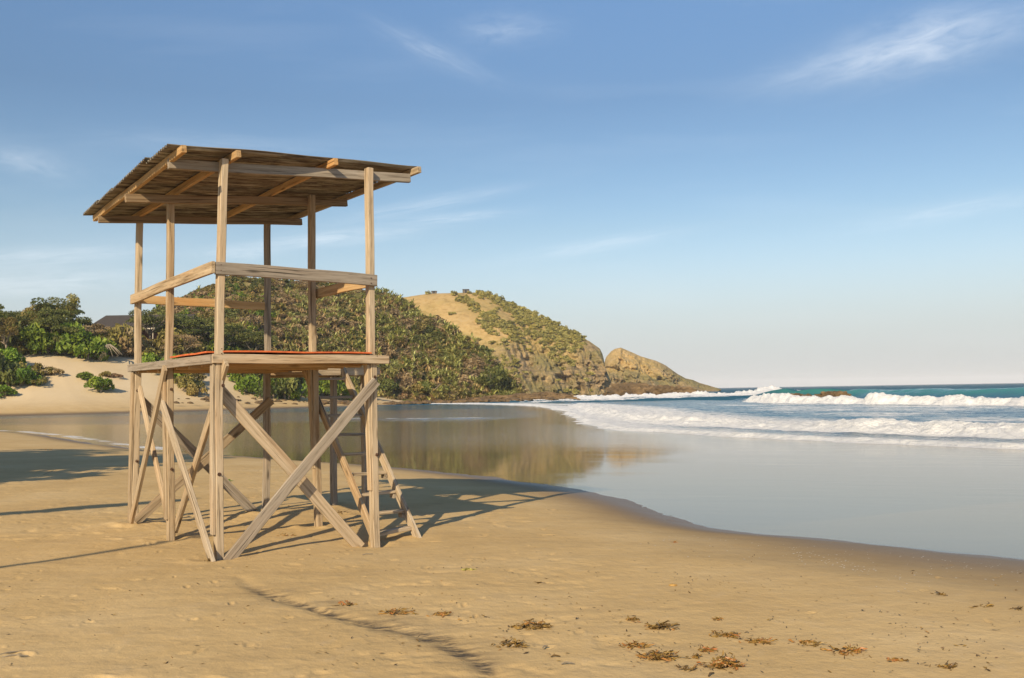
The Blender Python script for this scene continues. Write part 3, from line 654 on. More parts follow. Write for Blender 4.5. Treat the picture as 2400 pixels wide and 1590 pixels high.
def tree_mb(rng, h=8.0, w=7.0, lean=(0, 0), flat=.42, nlimb=7, per=150, size=.20, sparse=1.0, trunk_h=.40):
    """trunk with limbs and a wind-clipped crown: returns (trunk, crown)"""
    tm = MB(); cm = MB(); top = np.array([lean[0], lean[1], h*trunk_h]); p = [np.zeros(3)-[0, 0, .4]]; n = 6
    for i in range(1, n+1):
        f = i/n; p.append(top*f+np.array([rng.normal(0, .12), rng.normal(0, .12), 0])*h*.12*(1-abs(2*f-1)))
    tube(tm, p, list(np.linspace(h*.032, h*.02, n+1)), 8); lumps = []
    for i in range(nlimb):
        a = 6.28*i/nlimb+rng.normal(0, .3); q = w*.5*rng.uniform(.35, .92); e = np.array([q*math.cos(a)+lean[0]*1.6, q*math.sin(a)+lean[1]*1.6, h*rng.uniform(.62, .92)-(q/w)**2*h*flat*1.2])
        m1 = top*.7+e*.3+rng.normal(0, .06, 3)*w*.4; m2 = top*.3+e*.7+rng.normal(0, .06, 3)*w*.5
        tube(tm, [top*.92, m1, m2, e], [h*.017, h*.012, h*.008, h*.003], 6)
        for j in range(3):
            s = rng.uniform(.3, .8); b = m1*(1-s)+e*s+rng.normal(0, .10, 3)*w*np.array([1, 1, .45]); tube(tm, [m1*(1-s)+m2*s, b], [h*.007, h*.003], 5)
            if rng.random() < sparse: lumps.append((b+[0, 0, h*.03], (w*rng.uniform(.10, .19), w*rng.uniform(.10, .19), h*rng.uniform(.05, .10))))
        lumps.append((e, (w*rng.uniform(.13, .23), w*rng.uniform(.13, .23), h*rng.uniform(.06, .12))))
    for i in range(int(5*sparse)):
        a = rng.uniform(0, 6.28); q = w*.36*rng.random(); lumps.append(((q*math.cos(a)+lean[0]*1.4, q*math.sin(a)+lean[1]*1.4, h*rng.uniform(.8, .93)), (w*.18, w*.18, h*.08)))
    lump_cloud(cm, lumps, per, size, rng)
    return tm, cm
def banana_mb(rng, h=3.0, nleaf=11, dead=17):
    """wild banana / aloe-like plant: short trunk, skirt of dead leaves, fan of paddle leaves; material 0 green, 1 dead"""
    mb = MB(); th = h*rng.uniform(.35, .55); tube(mb, [(0, 0, -.4), (.04, 0, th*.5), (0, .03, th)], [.13, .12, .10], 5, .4, 1)
    def leaf(a, e0, l, w, droop, t, m, z):
        n = 4; p = np.array([0, 0, z]); e = e0; V = []
        d = np.array([math.cos(a), math.sin(a), 0]); sd = np.array([-math.sin(a), math.cos(a), 0])
        for i in range(n+1):
            f = i/n; ww = w*(.25+1.5*f*(1-f)+.55*f*(1-f)**.5)*.62*(1 if i < n else .15); V += [p-sd*ww, p+sd*ww]
            p = p+(d*math.cos(e)+np.array([0, 0, 1])*math.sin(e))*l/n; e -= droop/n
        F = [(2*i, 2*i+1, 2*i+3, 2*i+2) for i in range(n)]; mb.add(V, F, t, None, m)
    for i in range(nleaf): leaf(rng.uniform(0, 6.28), rng.uniform(.35, 1.45), h*rng.uniform(.42, .68), h*.10, rng.uniform(.4, 1.7), np.clip(rng.normal(.55, .22), 0, 1), 0, th*rng.uniform(.85, 1.05))
    for i in range(dead): leaf(rng.uniform(0, 6.28), rng.uniform(-.9, .1), h*rng.uniform(.40, .58), h*.07, rng.uniform(.8, 1.6), np.clip(rng.normal(.5, .25), 0, 1), 1, th*rng.uniform(.6, .95))
    return mb
def merged(name, temps, items, mats, label=None):
    """one mass of many plants: items = (template, x, y, z, scale, turn)"""
    Vs, Fs, Ts, Ms, n = [], [], [], [], 0
    for (k, x, y, z, s, a, tt) in items:
        V, F, T, G, Mi = temps[k]; c, q = math.cos(a), math.sin(a)
        Vs.append(np.stack([V[:, 0]*c-V[:, 1]*q, V[:, 0]*q+V[:, 1]*c, V[:, 2]], 1)*s+np.array([x, y, z])); Fs.append(F+n); n += len(V); Ts.append(np.clip(T+tt, 0, 1)); Ms.append(Mi)
    return tag(mesh(name, np.concatenate(Vs), np.concatenate(Fs), mats, None, {'tint': np.concatenate(Ts)}, False, np.concatenate(Ms)), label, None, None, 'stuff')
PR_ = np.random.default_rng(11)
SH = [shrub_mb(np.random.default_rng(200+i), 1, [.7, .9, .6, .8][i], 11, 75, .085) for i in range(4)]
SHS = [stems_mb(np.random.default_rng(260+i), 1, .7) for i in range(4)]
LM = {'dark': 'leaf_dark', 'bright': 'leaf_bright', 'olive': 'leaf_olive', 'grey': 'leaf_grey'}
SHM = {(i, k): SH[i].build('foliage', M[LM[k]], link=False) for i in range(4) for k in LM}
STM = [SHS[i].build('stem', M['bark'], link=False) for i in range(4)]
def land(x, y):
    """first land met by the ray through a pixel: dune or near hillside; nothing beyond the crest of the dune"""
    P = hit(x, y); d = ray(x, y); k = P[0]/P[1]
    if x < 330 and P[1] > 178:
        for Y in np.arange(165, P[1], 1.0):
            if poly_dist(np.array(k*Y), np.array(Y), FAR)[0] > 41: P = np.array([k*Y, Y, float(ground_z(k*Y, Y))]); break
    i = int(round(np.interp(x, HC, np.arange(len(HC)))))
    if HC[0] < x < HC[-1]:
        col = HP[:, i]; n = int(np.argmax(HT >= 1)); _, yy = pix(col[:n+1]); j = np.argmax(yy <= y)
        if (yy <= y).any() and col[j, 1] < P[1]+2: P = col[j]
    return P
LABW = {'dark': 'dark green', 'bright': 'bright green', 'olive': 'olive green', 'grey': 'dry greyish brown'}
def bush(x, y, wpx, hpx, kind, label, group, sink=.0):
    P = land(x, y); hpx = hpx+max(0, float(pix(P)[1])-y)*.9; s = wpx/FPX*P[1]/1.38; o = empty('bush', (P[0], P[1], P[2]-sink), label, 'bush', group)
    o.scale = (s, s, hpx/FPX*P[1]/.70); o.rotation_euler.z = PR_.uniform(0, 6.28); i = int(PR_.integers(4))
    link_ob('foliage', SHM[i, kind], o); link_ob('stem', STM[i], o); return o
# clumps one can point at on the bare dune
bush(198, 890, 50, 20, 'bright', 'low bright green clump higher up the bare sand slope, touching the larger one', None)
bush(233, 921, 66, 36, 'bright', 'largest bright green cushion alone on the bare sand slope', None)
bush(247, 884, 28, 13, 'olive', 'tiny olive tuft right above the largest green cushion on the sand slope', None)
bush(272, 886, 34, 14, 'grey', 'small dry brown tuft on the sand slope, right of the green cushions', None)
bush(96, 877, 56, 34, 'olive', 'olive bush at the tip of the shrub tongue on the sand slope', None)
bush(124, 880, 50, 26, 'grey', 'dry brown bush at the outer tip of the shrub tongue on the sand slope', None)
bush(88, 902, 60, 24, 'olive', 'lowest olive bush of the shrub tongue on the sand slope', None)
bush(12, 930, 50, 26, 'bright', 'bright low bush by the picture edge, lowest on the sand slope', None)
bush(-12, 934, 40, 22, 'bright', 'bright low bush half cut by the picture edge', None)
for x, y, w, h, k in [(-20, 912, 90, 90, 'dark'), (20, 908, 80, 70, 'dark'), (48, 905, 80, 62, 'bright'), (64, 890, 60, 44, 'olive'), (-15, 870, 90, 80, 'bright'), (22, 872, 80, 55, 'bright'), (6, 835, 90, 62, 'dark'), (-30, 830, 90, 70, 'dark'), (40, 815, 60, 40, 'olive')]:
    bush(x, y, w, h, k, 'shrub in the dark tongue of bushes at the left edge of the dune', 'shrubs of the dark tongue on the dune')
for x, y, w, h, k in [(50, 798, 90, 62, 'dark'), (78, 806, 90, 56, 'bright'), (108, 806, 80, 50, 'bright'), (98, 825, 70, 34, 'olive'), (152, 820, 90, 60, 'bright'), (180, 838, 95, 66, 'bright'), (210, 846, 85, 66, 'bright'), (238, 836, 80, 66, 'bright'), (165, 800, 90, 50, 'bright'), (205, 808, 90, 52, 'bright'),
                   (250, 815, 80, 50, 'olive'), (284, 832, 80, 60, 'grey'), (306, 836, 70, 50, 'grey'), (275, 805, 80, 44, 'olive'), (310, 805, 80, 46, 'olive'), (345, 815, 80, 52, 'bright'), (340, 840, 70, 40, 'olive'), (20, 790, 90, 60, 'dark'), (135, 795, 70, 44, 'dark')]:
    bush(x, y, w, h, k, 'leafy bush in the green belt along the top edge of the sand dune', 'bushes along the dune top')
for x, y, w, h, k in [(375, 835, 90, 60, 'olive'), (410, 838, 90, 64, 'olive'), (448, 835, 90, 60, 'olive'), (365, 862, 70, 44, 'bright'), (392, 878, 80, 50, 'bright'), (420, 895, 80, 54, 'bright'), (440, 912, 70, 46, 'olive'), (462, 928, 46, 34, 'olive'), (405, 862, 90, 50, 'dark'), (435, 875, 80, 44, 'olive'), (448, 898, 60, 40, 'olive'),
                   (480, 838, 80, 50, 'dark'), (515, 842, 80, 56, 'bright'), (550, 848, 80, 56, 'dark'), (545, 872, 60, 44, 'bright'), (565, 895, 70, 50, 'bright'), (590, 905, 80, 56, 'dark'), (580, 922, 60, 40, 'bright'), (612, 930, 80, 56, 'bright'), (640, 935, 80, 60, 'dark'), (672, 938, 70, 50, 'dark'), (700, 938, 70, 46, 'bright'),
                   (600, 870, 90, 56, 'dark'), (640, 875, 90, 60, 'bright'), (680, 885, 90, 60, 'dark'), (655, 905, 90, 60, 'dark'), (715, 900, 90, 60, 'dark'), (735, 930, 80, 56, 'bright'), (765, 932, 80, 60, 'bright'), (790, 915, 80, 50, 'dark'), (800, 935, 70, 44, 'bright'), (835, 932, 70, 40, 'olive'), (755, 890, 90, 60, 'olive'),
                   (870, 936, 60, 36, 'olive'), (905, 930, 70, 36, 'dark'), (1010, 925, 90, 40, 'dark'), (1050, 926, 60, 30, 'olive'), (1150, 915, 80, 60, 'dark'), (1180, 918, 60, 50, 'dark'), (1205, 926, 44, 22, 'olive'), (965, 925, 60, 30, 'olive')]:
    bush(x, y, w, h, k, 'bush in the thicket at the foot of the hill behind the tower', 'bushes at the foot of the hill')

# trees on the dune, each shaped for its place
def tree(x, Y, ytop, wpx, kind, label, group=None, lean=(0, 0), sparse=1.0, seed=0, flat=.42, th=.40, wood_m='bark', ground=None):
    d = ray(x, ytop); X = d[0]/d[1]*Y; zt = EYE+d[2]/d[1]*Y; z = float(ground_z(X, Y)) if ground is None else ground
    h = (zt-z)/.98; rng = np.random.default_rng(300+seed); o = empty('coastal_tree', (X, Y, z), label, 'tree', group)
    tm, cm = tree_mb(rng, h, wpx/FPX*Y, (lean[0]*h, lean[1]*h), flat, 8, int(105*sparse+30), .21, sparse, th)
    tm.build('trunk', M[wood_m], o, True); cm.build('crown', M[LM[kind]], o); return o
T_ = tree
T_(-8, 182, 714, 110, 'dark', 'dark spreading tree cut by the left picture edge', seed=1)
T_(14, 176, 740, 70, 'olive', 'small half bare tree with pale branches near the left picture edge', sparse=.45, seed=2)
T_(52, 196, 724, 100, 'dark', 'round dark tree second from the left edge on the dune top', seed=3)
T_(84, 192, 716, 110, 'olive', 'olive crowned tree rising towards the tall windswept tree', seed=4, lean=(.12, 0))
T_(112, 190, 703, 100, 'dark', 'domed dark tree left of the tall windswept tree', seed=5)
T_(140, 200, 700, 84, 'dark', 'windswept tree with thin top left of the tallest tree', sparse=.6, seed=6)
T_(182, 198, 687, 64, 'olive', 'tallest thin tree with bare trunk leaning on the skyline', sparse=.55, seed=7, lean=(-.10, 0), th=.55)
T_(168, 190, 728, 90, 'dark', 'dark tree under the tallest thin tree', seed=8)
T_(132, 184, 738, 100, 'dark', 'low dark tree in front of the windswept trees', seed=9)
T_(70, 186, 745, 90, 'dark', 'low dark tree above the bright bushes at the left', seed=10)
T_(200, 194, 752, 80, 'dark', 'dark tree beside the left end of the dark roof', seed=11)
T_(226, 190, 760, 76, 'grey', 'scraggy tree in front of the left end of the dark roof', sparse=.5, seed=12)
T_(262, 197, 766, 90, 'olive', 'small olive tree in front of the left half of the long house', sparse=.8, seed=13)
T_(305, 202, 764, 80, 'olive', 'spreading olive tree in front of the middle of the dark roof', sparse=.7, seed=21)
T_(352, 205, 718, 110, 'dark', 'umbrella shaped tree over the right part of the dark roof', seed=14, sparse=.8)
T_(400, 212, 738, 110, 'dark', 'broad tree at the right end of the long house', seed=15)
T_(445, 208, 745, 110, 'dark', 'broad dark tree between the second and third tower post', seed=16)
T_(432, 200, 785, 90, 'grey', 'low tree with bare pale limbs below the broad dark tree', sparse=.45, seed=17)
T_(486, 212, 758, 90, 'dark', 'dark tree just left of the front corner post', seed=18)
T_(535, 212, 762, 110, 'dark', 'dark tree just right of the front corner post', seed=19)
T_(596, 214, 775, 90, 'dark', 'lone dark tree on the slope between the corner post and the rear post', seed=20)
# trees left of the frame whose shade crosses the sand beside the tower
for i, (x, y, h, w, k) in enumerate([(-15.2, 10.0, 8.8, 6, 'dark'), (-18.5, 12.5, 9.2, 7, 'dark'), (-15.4, 14.6, 8.4, 6, 'dark'), (-23, 11.0, 9.4, 8, 'dark'), (-20.5, 17.0, 8.8, 7, 'dark'), (-27, 15.0, 9.0, 8, 'dark')]):
    rng = np.random.default_rng(400+i); o = empty('coastal_tree', (x, y, float(ground_z(x, y))), 'tall coastal tree beside the beach shading the sand left of the tower', 'tree', 'shade trees beside the beach')
    tm, cm = tree_mb(rng, h, w, (0, 0), .42, 8, 60, .3, .8, .45); tm.build('trunk', M['bark'], o, True); cm.build('crown', M['leaf_dark'], o)
mb = MB(); tube(mb, [(-10.9, .1, -.5), (-9.1, .5, 2.9), (-7.3, .9, 6.0)], [.07, .06, .045], 8)
tag(mb.build('leaning_pole', M['bark'], None, True), 'slender leaning pole beside the beach casting a thin shadow line', 'pole')
mb = MB(); tube(mb, [(-13.2, 8.6, -.5), (-11.3, 5.6, 3.6), (-9.6, 3.0, 7.0)], [.26, .22, .14], 8)
tag(mb.build('leaning_dead_tree', M['bark'], None, True), 'thick leaning bare trunk beside the beach casting a broad shadow', 'tree')
# exposed roots hanging over the dune edge
P = land(262, 848); mb = MB(); rng = np.random.default_rng(9); s = P[1]/FPX
for i in range(12):
    a = -math.pi/2+rng.uniform(-1.35, 1.35); l = rng.uniform(24, 44)*s; q = np.array([math.cos(a)*1.0, -.35, -abs(math.sin(a))*.8-.12])
    c = np.array([(rng.random()-.5)*8*s, 0, 44*s]); p = [c, c+q*l*.45+[0, 0, rng.normal(0, 2*s)], c+q*l+[rng.normal(0, 3*s), 0, -6*s]]; tube(mb, p, [.13, .09, .04], 5)
o = tag(mb.build('root_tangle', M['bark'], None, True), 'tangle of bare pale roots hanging over the dune edge below the house', 'roots'); o.location = P-np.array([0, 1.5, .4])

# long low house in the trees
def house():
    Y = 216.0; L = at(208, 770, Y); Rr_ = at(452, 780, Y); zg = 12.6
    o = empty('dune_house', (L[0], Y, zg), 'long low house with dark shingled roof among the trees above the dune', 'house'); off = np.array([L[0], Y, zg])
    wdt = Rr_[0]-L[0]; ze = at(260, 770, Y)[2]; zr = at(260, 741, Y+5)[2]
    def box(name, a, b, m, par=o):
        x0, y0, z0 = a; x1, y1, z1 = b; V = [(x0, y0, z0), (x1, y0, z0), (x1, y1, z0), (x0, y1, z0), (x0, y0, z1), (x1, y0, z1), (x1, y1, z1), (x0, y1, z1)]
        mb = MB(); mb.add(V, [(3, 2, 1, 0), (4, 5, 6, 7), (0, 1, 5, 4), (1, 2, 6, 5), (2, 3, 7, 6), (3, 0, 4, 7)]); return mb.build(name, M[m], par)
    H = ze-zg
    w = box('wall', (1.5, 2.5, -1), (wdt-1.5, 9.5, H+.3), 'redwall')
    mb = MB(); d = .18
    V = [(-.6, -.8, H-.25), (wdt+.6, -.8, H-.25), (wdt-1.6, 5.5, zr-zg), (1.6, 5.5, zr-zg), (wdt+.6, 11.8, H-.25), (-.6, 11.8, H-.25)]; n = len(V); V += [(x, y, z+d) for x, y, z in V]
    mb.add(V, [(3, 2, 1, 0), (5, 4, 2, 3), (6, 7, 8, 9), (9, 8, 10, 11), (0, 1, 7, 6), (4, 5, 11, 10), (5, 3, 9, 11), (3, 0, 6, 9), (1, 2, 8, 7), (2, 4, 10, 8)]); mb.build('roof', M['shingle'], o)
    box('eave_board', (-.6, -.86, H-.42), (wdt+.6, -.80, H-.02), 'eave')
    for i in range(9): x = .2+i*(wdt-.5)/8; box('veranda_post', (x, -.5, -1), (x+.16, -.34, H-.3), 'eave')
    box('veranda_rail', (0, -.46, .95), (wdt, -.40, 1.07), 'redwall'); box('deck', (-.2, -.7, -.6), (wdt+.2, 2.5, .05), 'redwall')
    for i in range(6):
        x = 3+i*(wdt-7)/5; f = box('window', (x-.08, 2.44, .9), (x+1.68, 2.5, 2.5), 'eave'); box('pane', (x, 2.41, .98), (x+1.6, 2.435, 2.42), 'glass', f)
house()
# plants of the hillside
SHT = [shrub_mb(np.random.default_rng(500+i), 1, [.8, 1.0, .7, .9][i], 8, 24, .16, .1, .9).arrays() for i in range(4)]
BNT = [banana_mb(np.random.default_rng(520+i)) for i in range(6)]
BNA = [b.arrays() for b in BNT]
def hill_points(n, tmax=.985, seed=3):
    rng = np.random.default_rng(seed); x = rng.uniform(HC[0]+60, HC[-1]-3, n); t = rng.uniform(.0, 1, n)**1.0*tmax
    out = []
    for a, b in zip(x, t):
        P = surf_at(HC, HT, HP, a, b)+np.array([rng.normal(0, .5), rng.normal(0, .6), 0]); u, v = pix(P)
        out.append((float(u), float(v), b, *P))
    return out
def build_hill_plants():
    rng = np.random.default_rng(77); ban = []; shr = []
    for (u, v, t, x, y, z) in hill_points(5600):
        if v > 800+(u-430)*1.2 and u < 520: continue
        pb = 1/(1+math.exp(-((u-700)/70+(v-770)/60)))*(.12+.85*float(sstep(-.25, .10, vnoise(np.array(u/34.), np.array(v/24.), 61)+.35*vnoise(np.array(u/13.), np.array(v/10.), 62))))
        pb *= .25+.75*float(sstep(.98, .8, t)) if u > 860 else float(sstep(.95, .7, t))
        if rng.random() < pb*.85: ban.append((x, y, z, rng.uniform(.75, 1.3)*(1.1 if v > 760 else .95)))
        elif rng.random() < (.8 if u > 640 else 1.0): shr.append((u, v, t, x, y, z))
    ban.sort(key=lambda q: q[1]); me = [BNT[i].build('wild_banana', [M['leaf_banana'], M['leaf_dead']], link=False) for i in range(6)]
    for (x, y, z, s) in ban[:300]:
        i = int(rng.integers(6)); o = link_ob('wild_banana', me[i]); o.location = (x, y, z-.1); o.scale = (s, s, s); o.rotation_euler.z = rng.uniform(0, 6.28)
        tag(o, 'wild banana plant with pale paddle leaves and brown dead skirt low on the bushy hillside', 'plant', 'wild bananas low on the hillside')
    merged('wild_banana_thicket', BNA, [(int(rng.integers(6)), x, y, z-.1, s, rng.uniform(0, 6.28), rng.normal(0, .12)) for (x, y, z, s) in ban[300:]], [M['leaf_banana'], M['leaf_dead']], 'dense thicket of wild bananas covering the upper hillside')
    G = {'leaf_dark': [], 'leaf_olive': [], 'leaf_grey': [], 'leaf_bright': []}
    for (u, v, t, x, y, z) in shr:
        q = float(vnoise(np.array(u/45.), np.array(v/32.), 63))+rng.normal(0, .28)
        if u < 640: k = 'leaf_dark' if q > .45 else 'leaf_olive' if q > -.35 else 'leaf_bright' if q > -.6 else 'leaf_grey'
        else: k = 'leaf_grey' if q > -.1 else 'leaf_olive' if q > -.5 else 'leaf_dark'
        s = rng.uniform(1.0, 2.0)*(1.2 if v > 760 or u < 640 else .95)*(1.0+.9*max(0, float(vnoise(np.array(u/30.), np.array(v/24.), 69)))); G[k].append((int(rng.integers(4)), x, y, z-.25, s, rng.uniform(0, 6.28), rng.normal(0, .12)))
    for k, n, lb in (('leaf_dark', 'dark_scrub', 'dark green scrub covering the near hillside'), ('leaf_olive', 'olive_scrub', 'olive scrub covering the near hillside'), ('leaf_grey', 'dry_brush', 'dry greyish brush among the wild bananas on the hillside'), ('leaf_bright', 'green_scrub', 'fresh green scrub on the left of the hillside')):
        merged(n, SHT, G[k], M[k], lb)
    # scrub of the far headland
    A1 = [(1058, 690), (1090, 700), (1150, 735), (1215, 770), (1245, 800), (1240, 830), (1190, 790), (1130, 745), (1075, 708)]
    A2 = [(1108, 684), (1165, 682), (1226, 722), (1296, 752), (1350, 782), (1372, 806), (1345, 830), (1290, 830), (1240, 800), (1225, 770), (1200, 740), (1150, 705)]
    A3 = [(1118, 752), (1140, 752), (1152, 765), (1150, 785), (1130, 770)]; A4 = [(1130, 790), (1180, 800), (1225, 880), (1235, 905), (1180, 900), (1140, 830)]; A5 = [(1300, 830), (1360, 850), (1330, 870), (1300, 850)]
    items = []; x = rng.uniform(1000, 1388, 9000); t = rng.uniform(.02, .995, 9000)
    for a, b in zip(x, t):
        P = surf_at(DC, DT, DP, a, b); u, v = pix(P); u, v = np.array([u]), np.array([v])
        inn = poly_mask(u, v, A1)[0]*.8 or poly_mask(u, v, A2)[0]*.62 or poly_mask(u, v, A3)[0]*.9 or poly_mask(u, v, A4)[0]*.35 or poly_mask(u, v, A5)[0]*.3 or .02
        if poly_mask(u, v, GRASS)[0] and inn < .5: inn = .004
        if rng.random() < inn*.42: items.append((int(rng.integers(4)), *(P+[rng.normal(0, .7), 0, -.3]), rng.uniform(1.3, 3.2), rng.uniform(0, 6.28), rng.normal(.18, .15)))
    merged('headland_scrub', SHT, items, M['leaf_olive'], 'low scrub spread over the far headland')
build_hill_plants()
# two huts on the headland crest
for x, y, w, h, lb in ((1018, 688, 12, 6, 'tiny flat roofed hut left on the headland crest'), (1092, 684, 15, 8, 'tiny dark hut right on the headland crest')):
    P = surf_at(DC, DT, DP, x, .985); s = P[1]/FPX; o = empty('hut', P, lb, 'hut'); W_, Hh = w*s, h*s
    def bx(name, x0, x1, y0, y1, z0, z1, m, par):
        V = [(x0, y0, z0), (x1, y0, z0), (x1, y1, z0), (x0, y1, z0), (x0, y0, z1), (x1, y0, z1), (x1, y1, z1), (x0, y1, z1)]
        mb = MB(); mb.add(V, [(3, 2, 1, 0), (4, 5, 6, 7), (0, 1, 5, 4), (1, 2, 6, 5), (2, 3, 7, 6), (3, 0, 4, 7)]); return mb.build(name, M[m], par)
    bx('wall', -W_/2, W_/2, -1, 1.6, -1.5, Hh*.8, 'hutwall', o); bx('roof', -W_/2-.12, W_/2+.12, -1.2, 1.8, Hh*.8+.01, Hh, 'shingle', o); bx('door', -.4, .4, -1.05, -1.003, -.2, 1.4, 'glass', o)

# rocks
import bmesh
def rock_me(seed, sub=4, flat=.5, rough=.3):
    bm = bmesh.new(); bmesh.ops.create_icosphere(bm, subdivisions=sub, radius=1); V = np.array([v.co[:] for v in bm.verts]); F = np.array([[v.index for v in f.verts] for f in bm.faces]); bm.free()
    hf = (.55*fbm(V[:, 0]*7+V[:, 2]*3, V[:, 1]*7+seed, 3, seed+19)+.3*fbm(V[:, 0]*17+V[:, 2]*5, V[:, 1]*17, 2, seed+29)) if sub > 4 else 0
    n = hf+fbm(V[:, 0]*1.3+V[:, 2]*.7+seed*3, V[:, 1]*1.3-V[:, 2]*.9, 4, seed)+.6*fbm(V[:, 0]*3+V[:, 2]*2, V[:, 1]*3+seed, 4, seed+9)
    led = np.floor(V[:, 2]*5+n)/5
    V = V*(1+rough*n)[:, None]; V[:, 2] = V[:, 2]*.5+led*.5; V[:, 2] *= flat/(V[:, 2].max() if sub > 4 else 1)
    return mesh('rock', V, F, M['rock'], smooth=False, link=False)
RK = [rock_me(i, 3, .6, .5) for i in range(5)]
def rock(x, ytop, Y, w, label, seed, deep=.5, name='reef_rock', cat='rock', group=None):
    d = ray(x, ytop); X = d[0]/d[1]*Y; s = Y/FPX; me = rock_me(seed, 5, 1.0, .42); o = link_ob(name, me); tag(o, label, cat, group)
    zt = at(x, ytop, Y)[2]; o.location = (X, Y, SEA_Z-.1); o.scale = (w*s/2, w*s/2*deep, zt-SEA_Z+.1); return o
rock(1482, 896, 284, 150, 'big brown reef rock washed by white water before the headland point', 21, .4)
rock(1565, 901, 281, 140, 'lower brown reef rock running right from the big reef rock', 22, .4)
rock(1276, 918, 246, 130, 'brown rock ledge reaching into the surf at the foot of the headland', 23, .4)
rock(1215, 921, 243, 90, 'brown rock ledge between the thicket and the surf', 24, .5)
rock(1150, 925, 240, 110, 'low rock shelf under the dark thicket at the hill end', 27, .5)
rock(1880, 921, 152, 78, 'left low rock awash in front of the green wave', 25, .5)
rock(1956, 916, 150, 100, 'right low rock awash in front of the green wave', 26, .5)
rock(1414, 938, 225, 18, 'small dark rock awash left in the surf', 28, .8); rock(1552, 935, 240, 28, 'small flat rock awash below the reef rocks', 29, .6)
rng = np.random.default_rng(15)
for i in range(150):
    f = rng.random(); x, y = np.interp(f, [0, .25, .6, 1], [-62, -46, -14, 9])+rng.normal(0, 1.2), np.interp(f, [0, .25, .6, 1], [172, 184, 217, 237])+rng.normal(2.5, 2.2)
    o = link_ob('boulder', RK[int(rng.integers(5))]); s = rng.uniform(.35, 1.5)*(1.0 if f > .3 else .55); o.location = (x, y, max(float(ground_z(x, y)), -.9)+s*.05); o.scale = (s*1.3, s, s*.8); o.rotation_euler.z = rng.uniform(0, 6.28)
    tag(o, 'brown boulder in the rubble along the waterline at the foot of the hill', 'boulder', 'boulders along the foot of the hill')
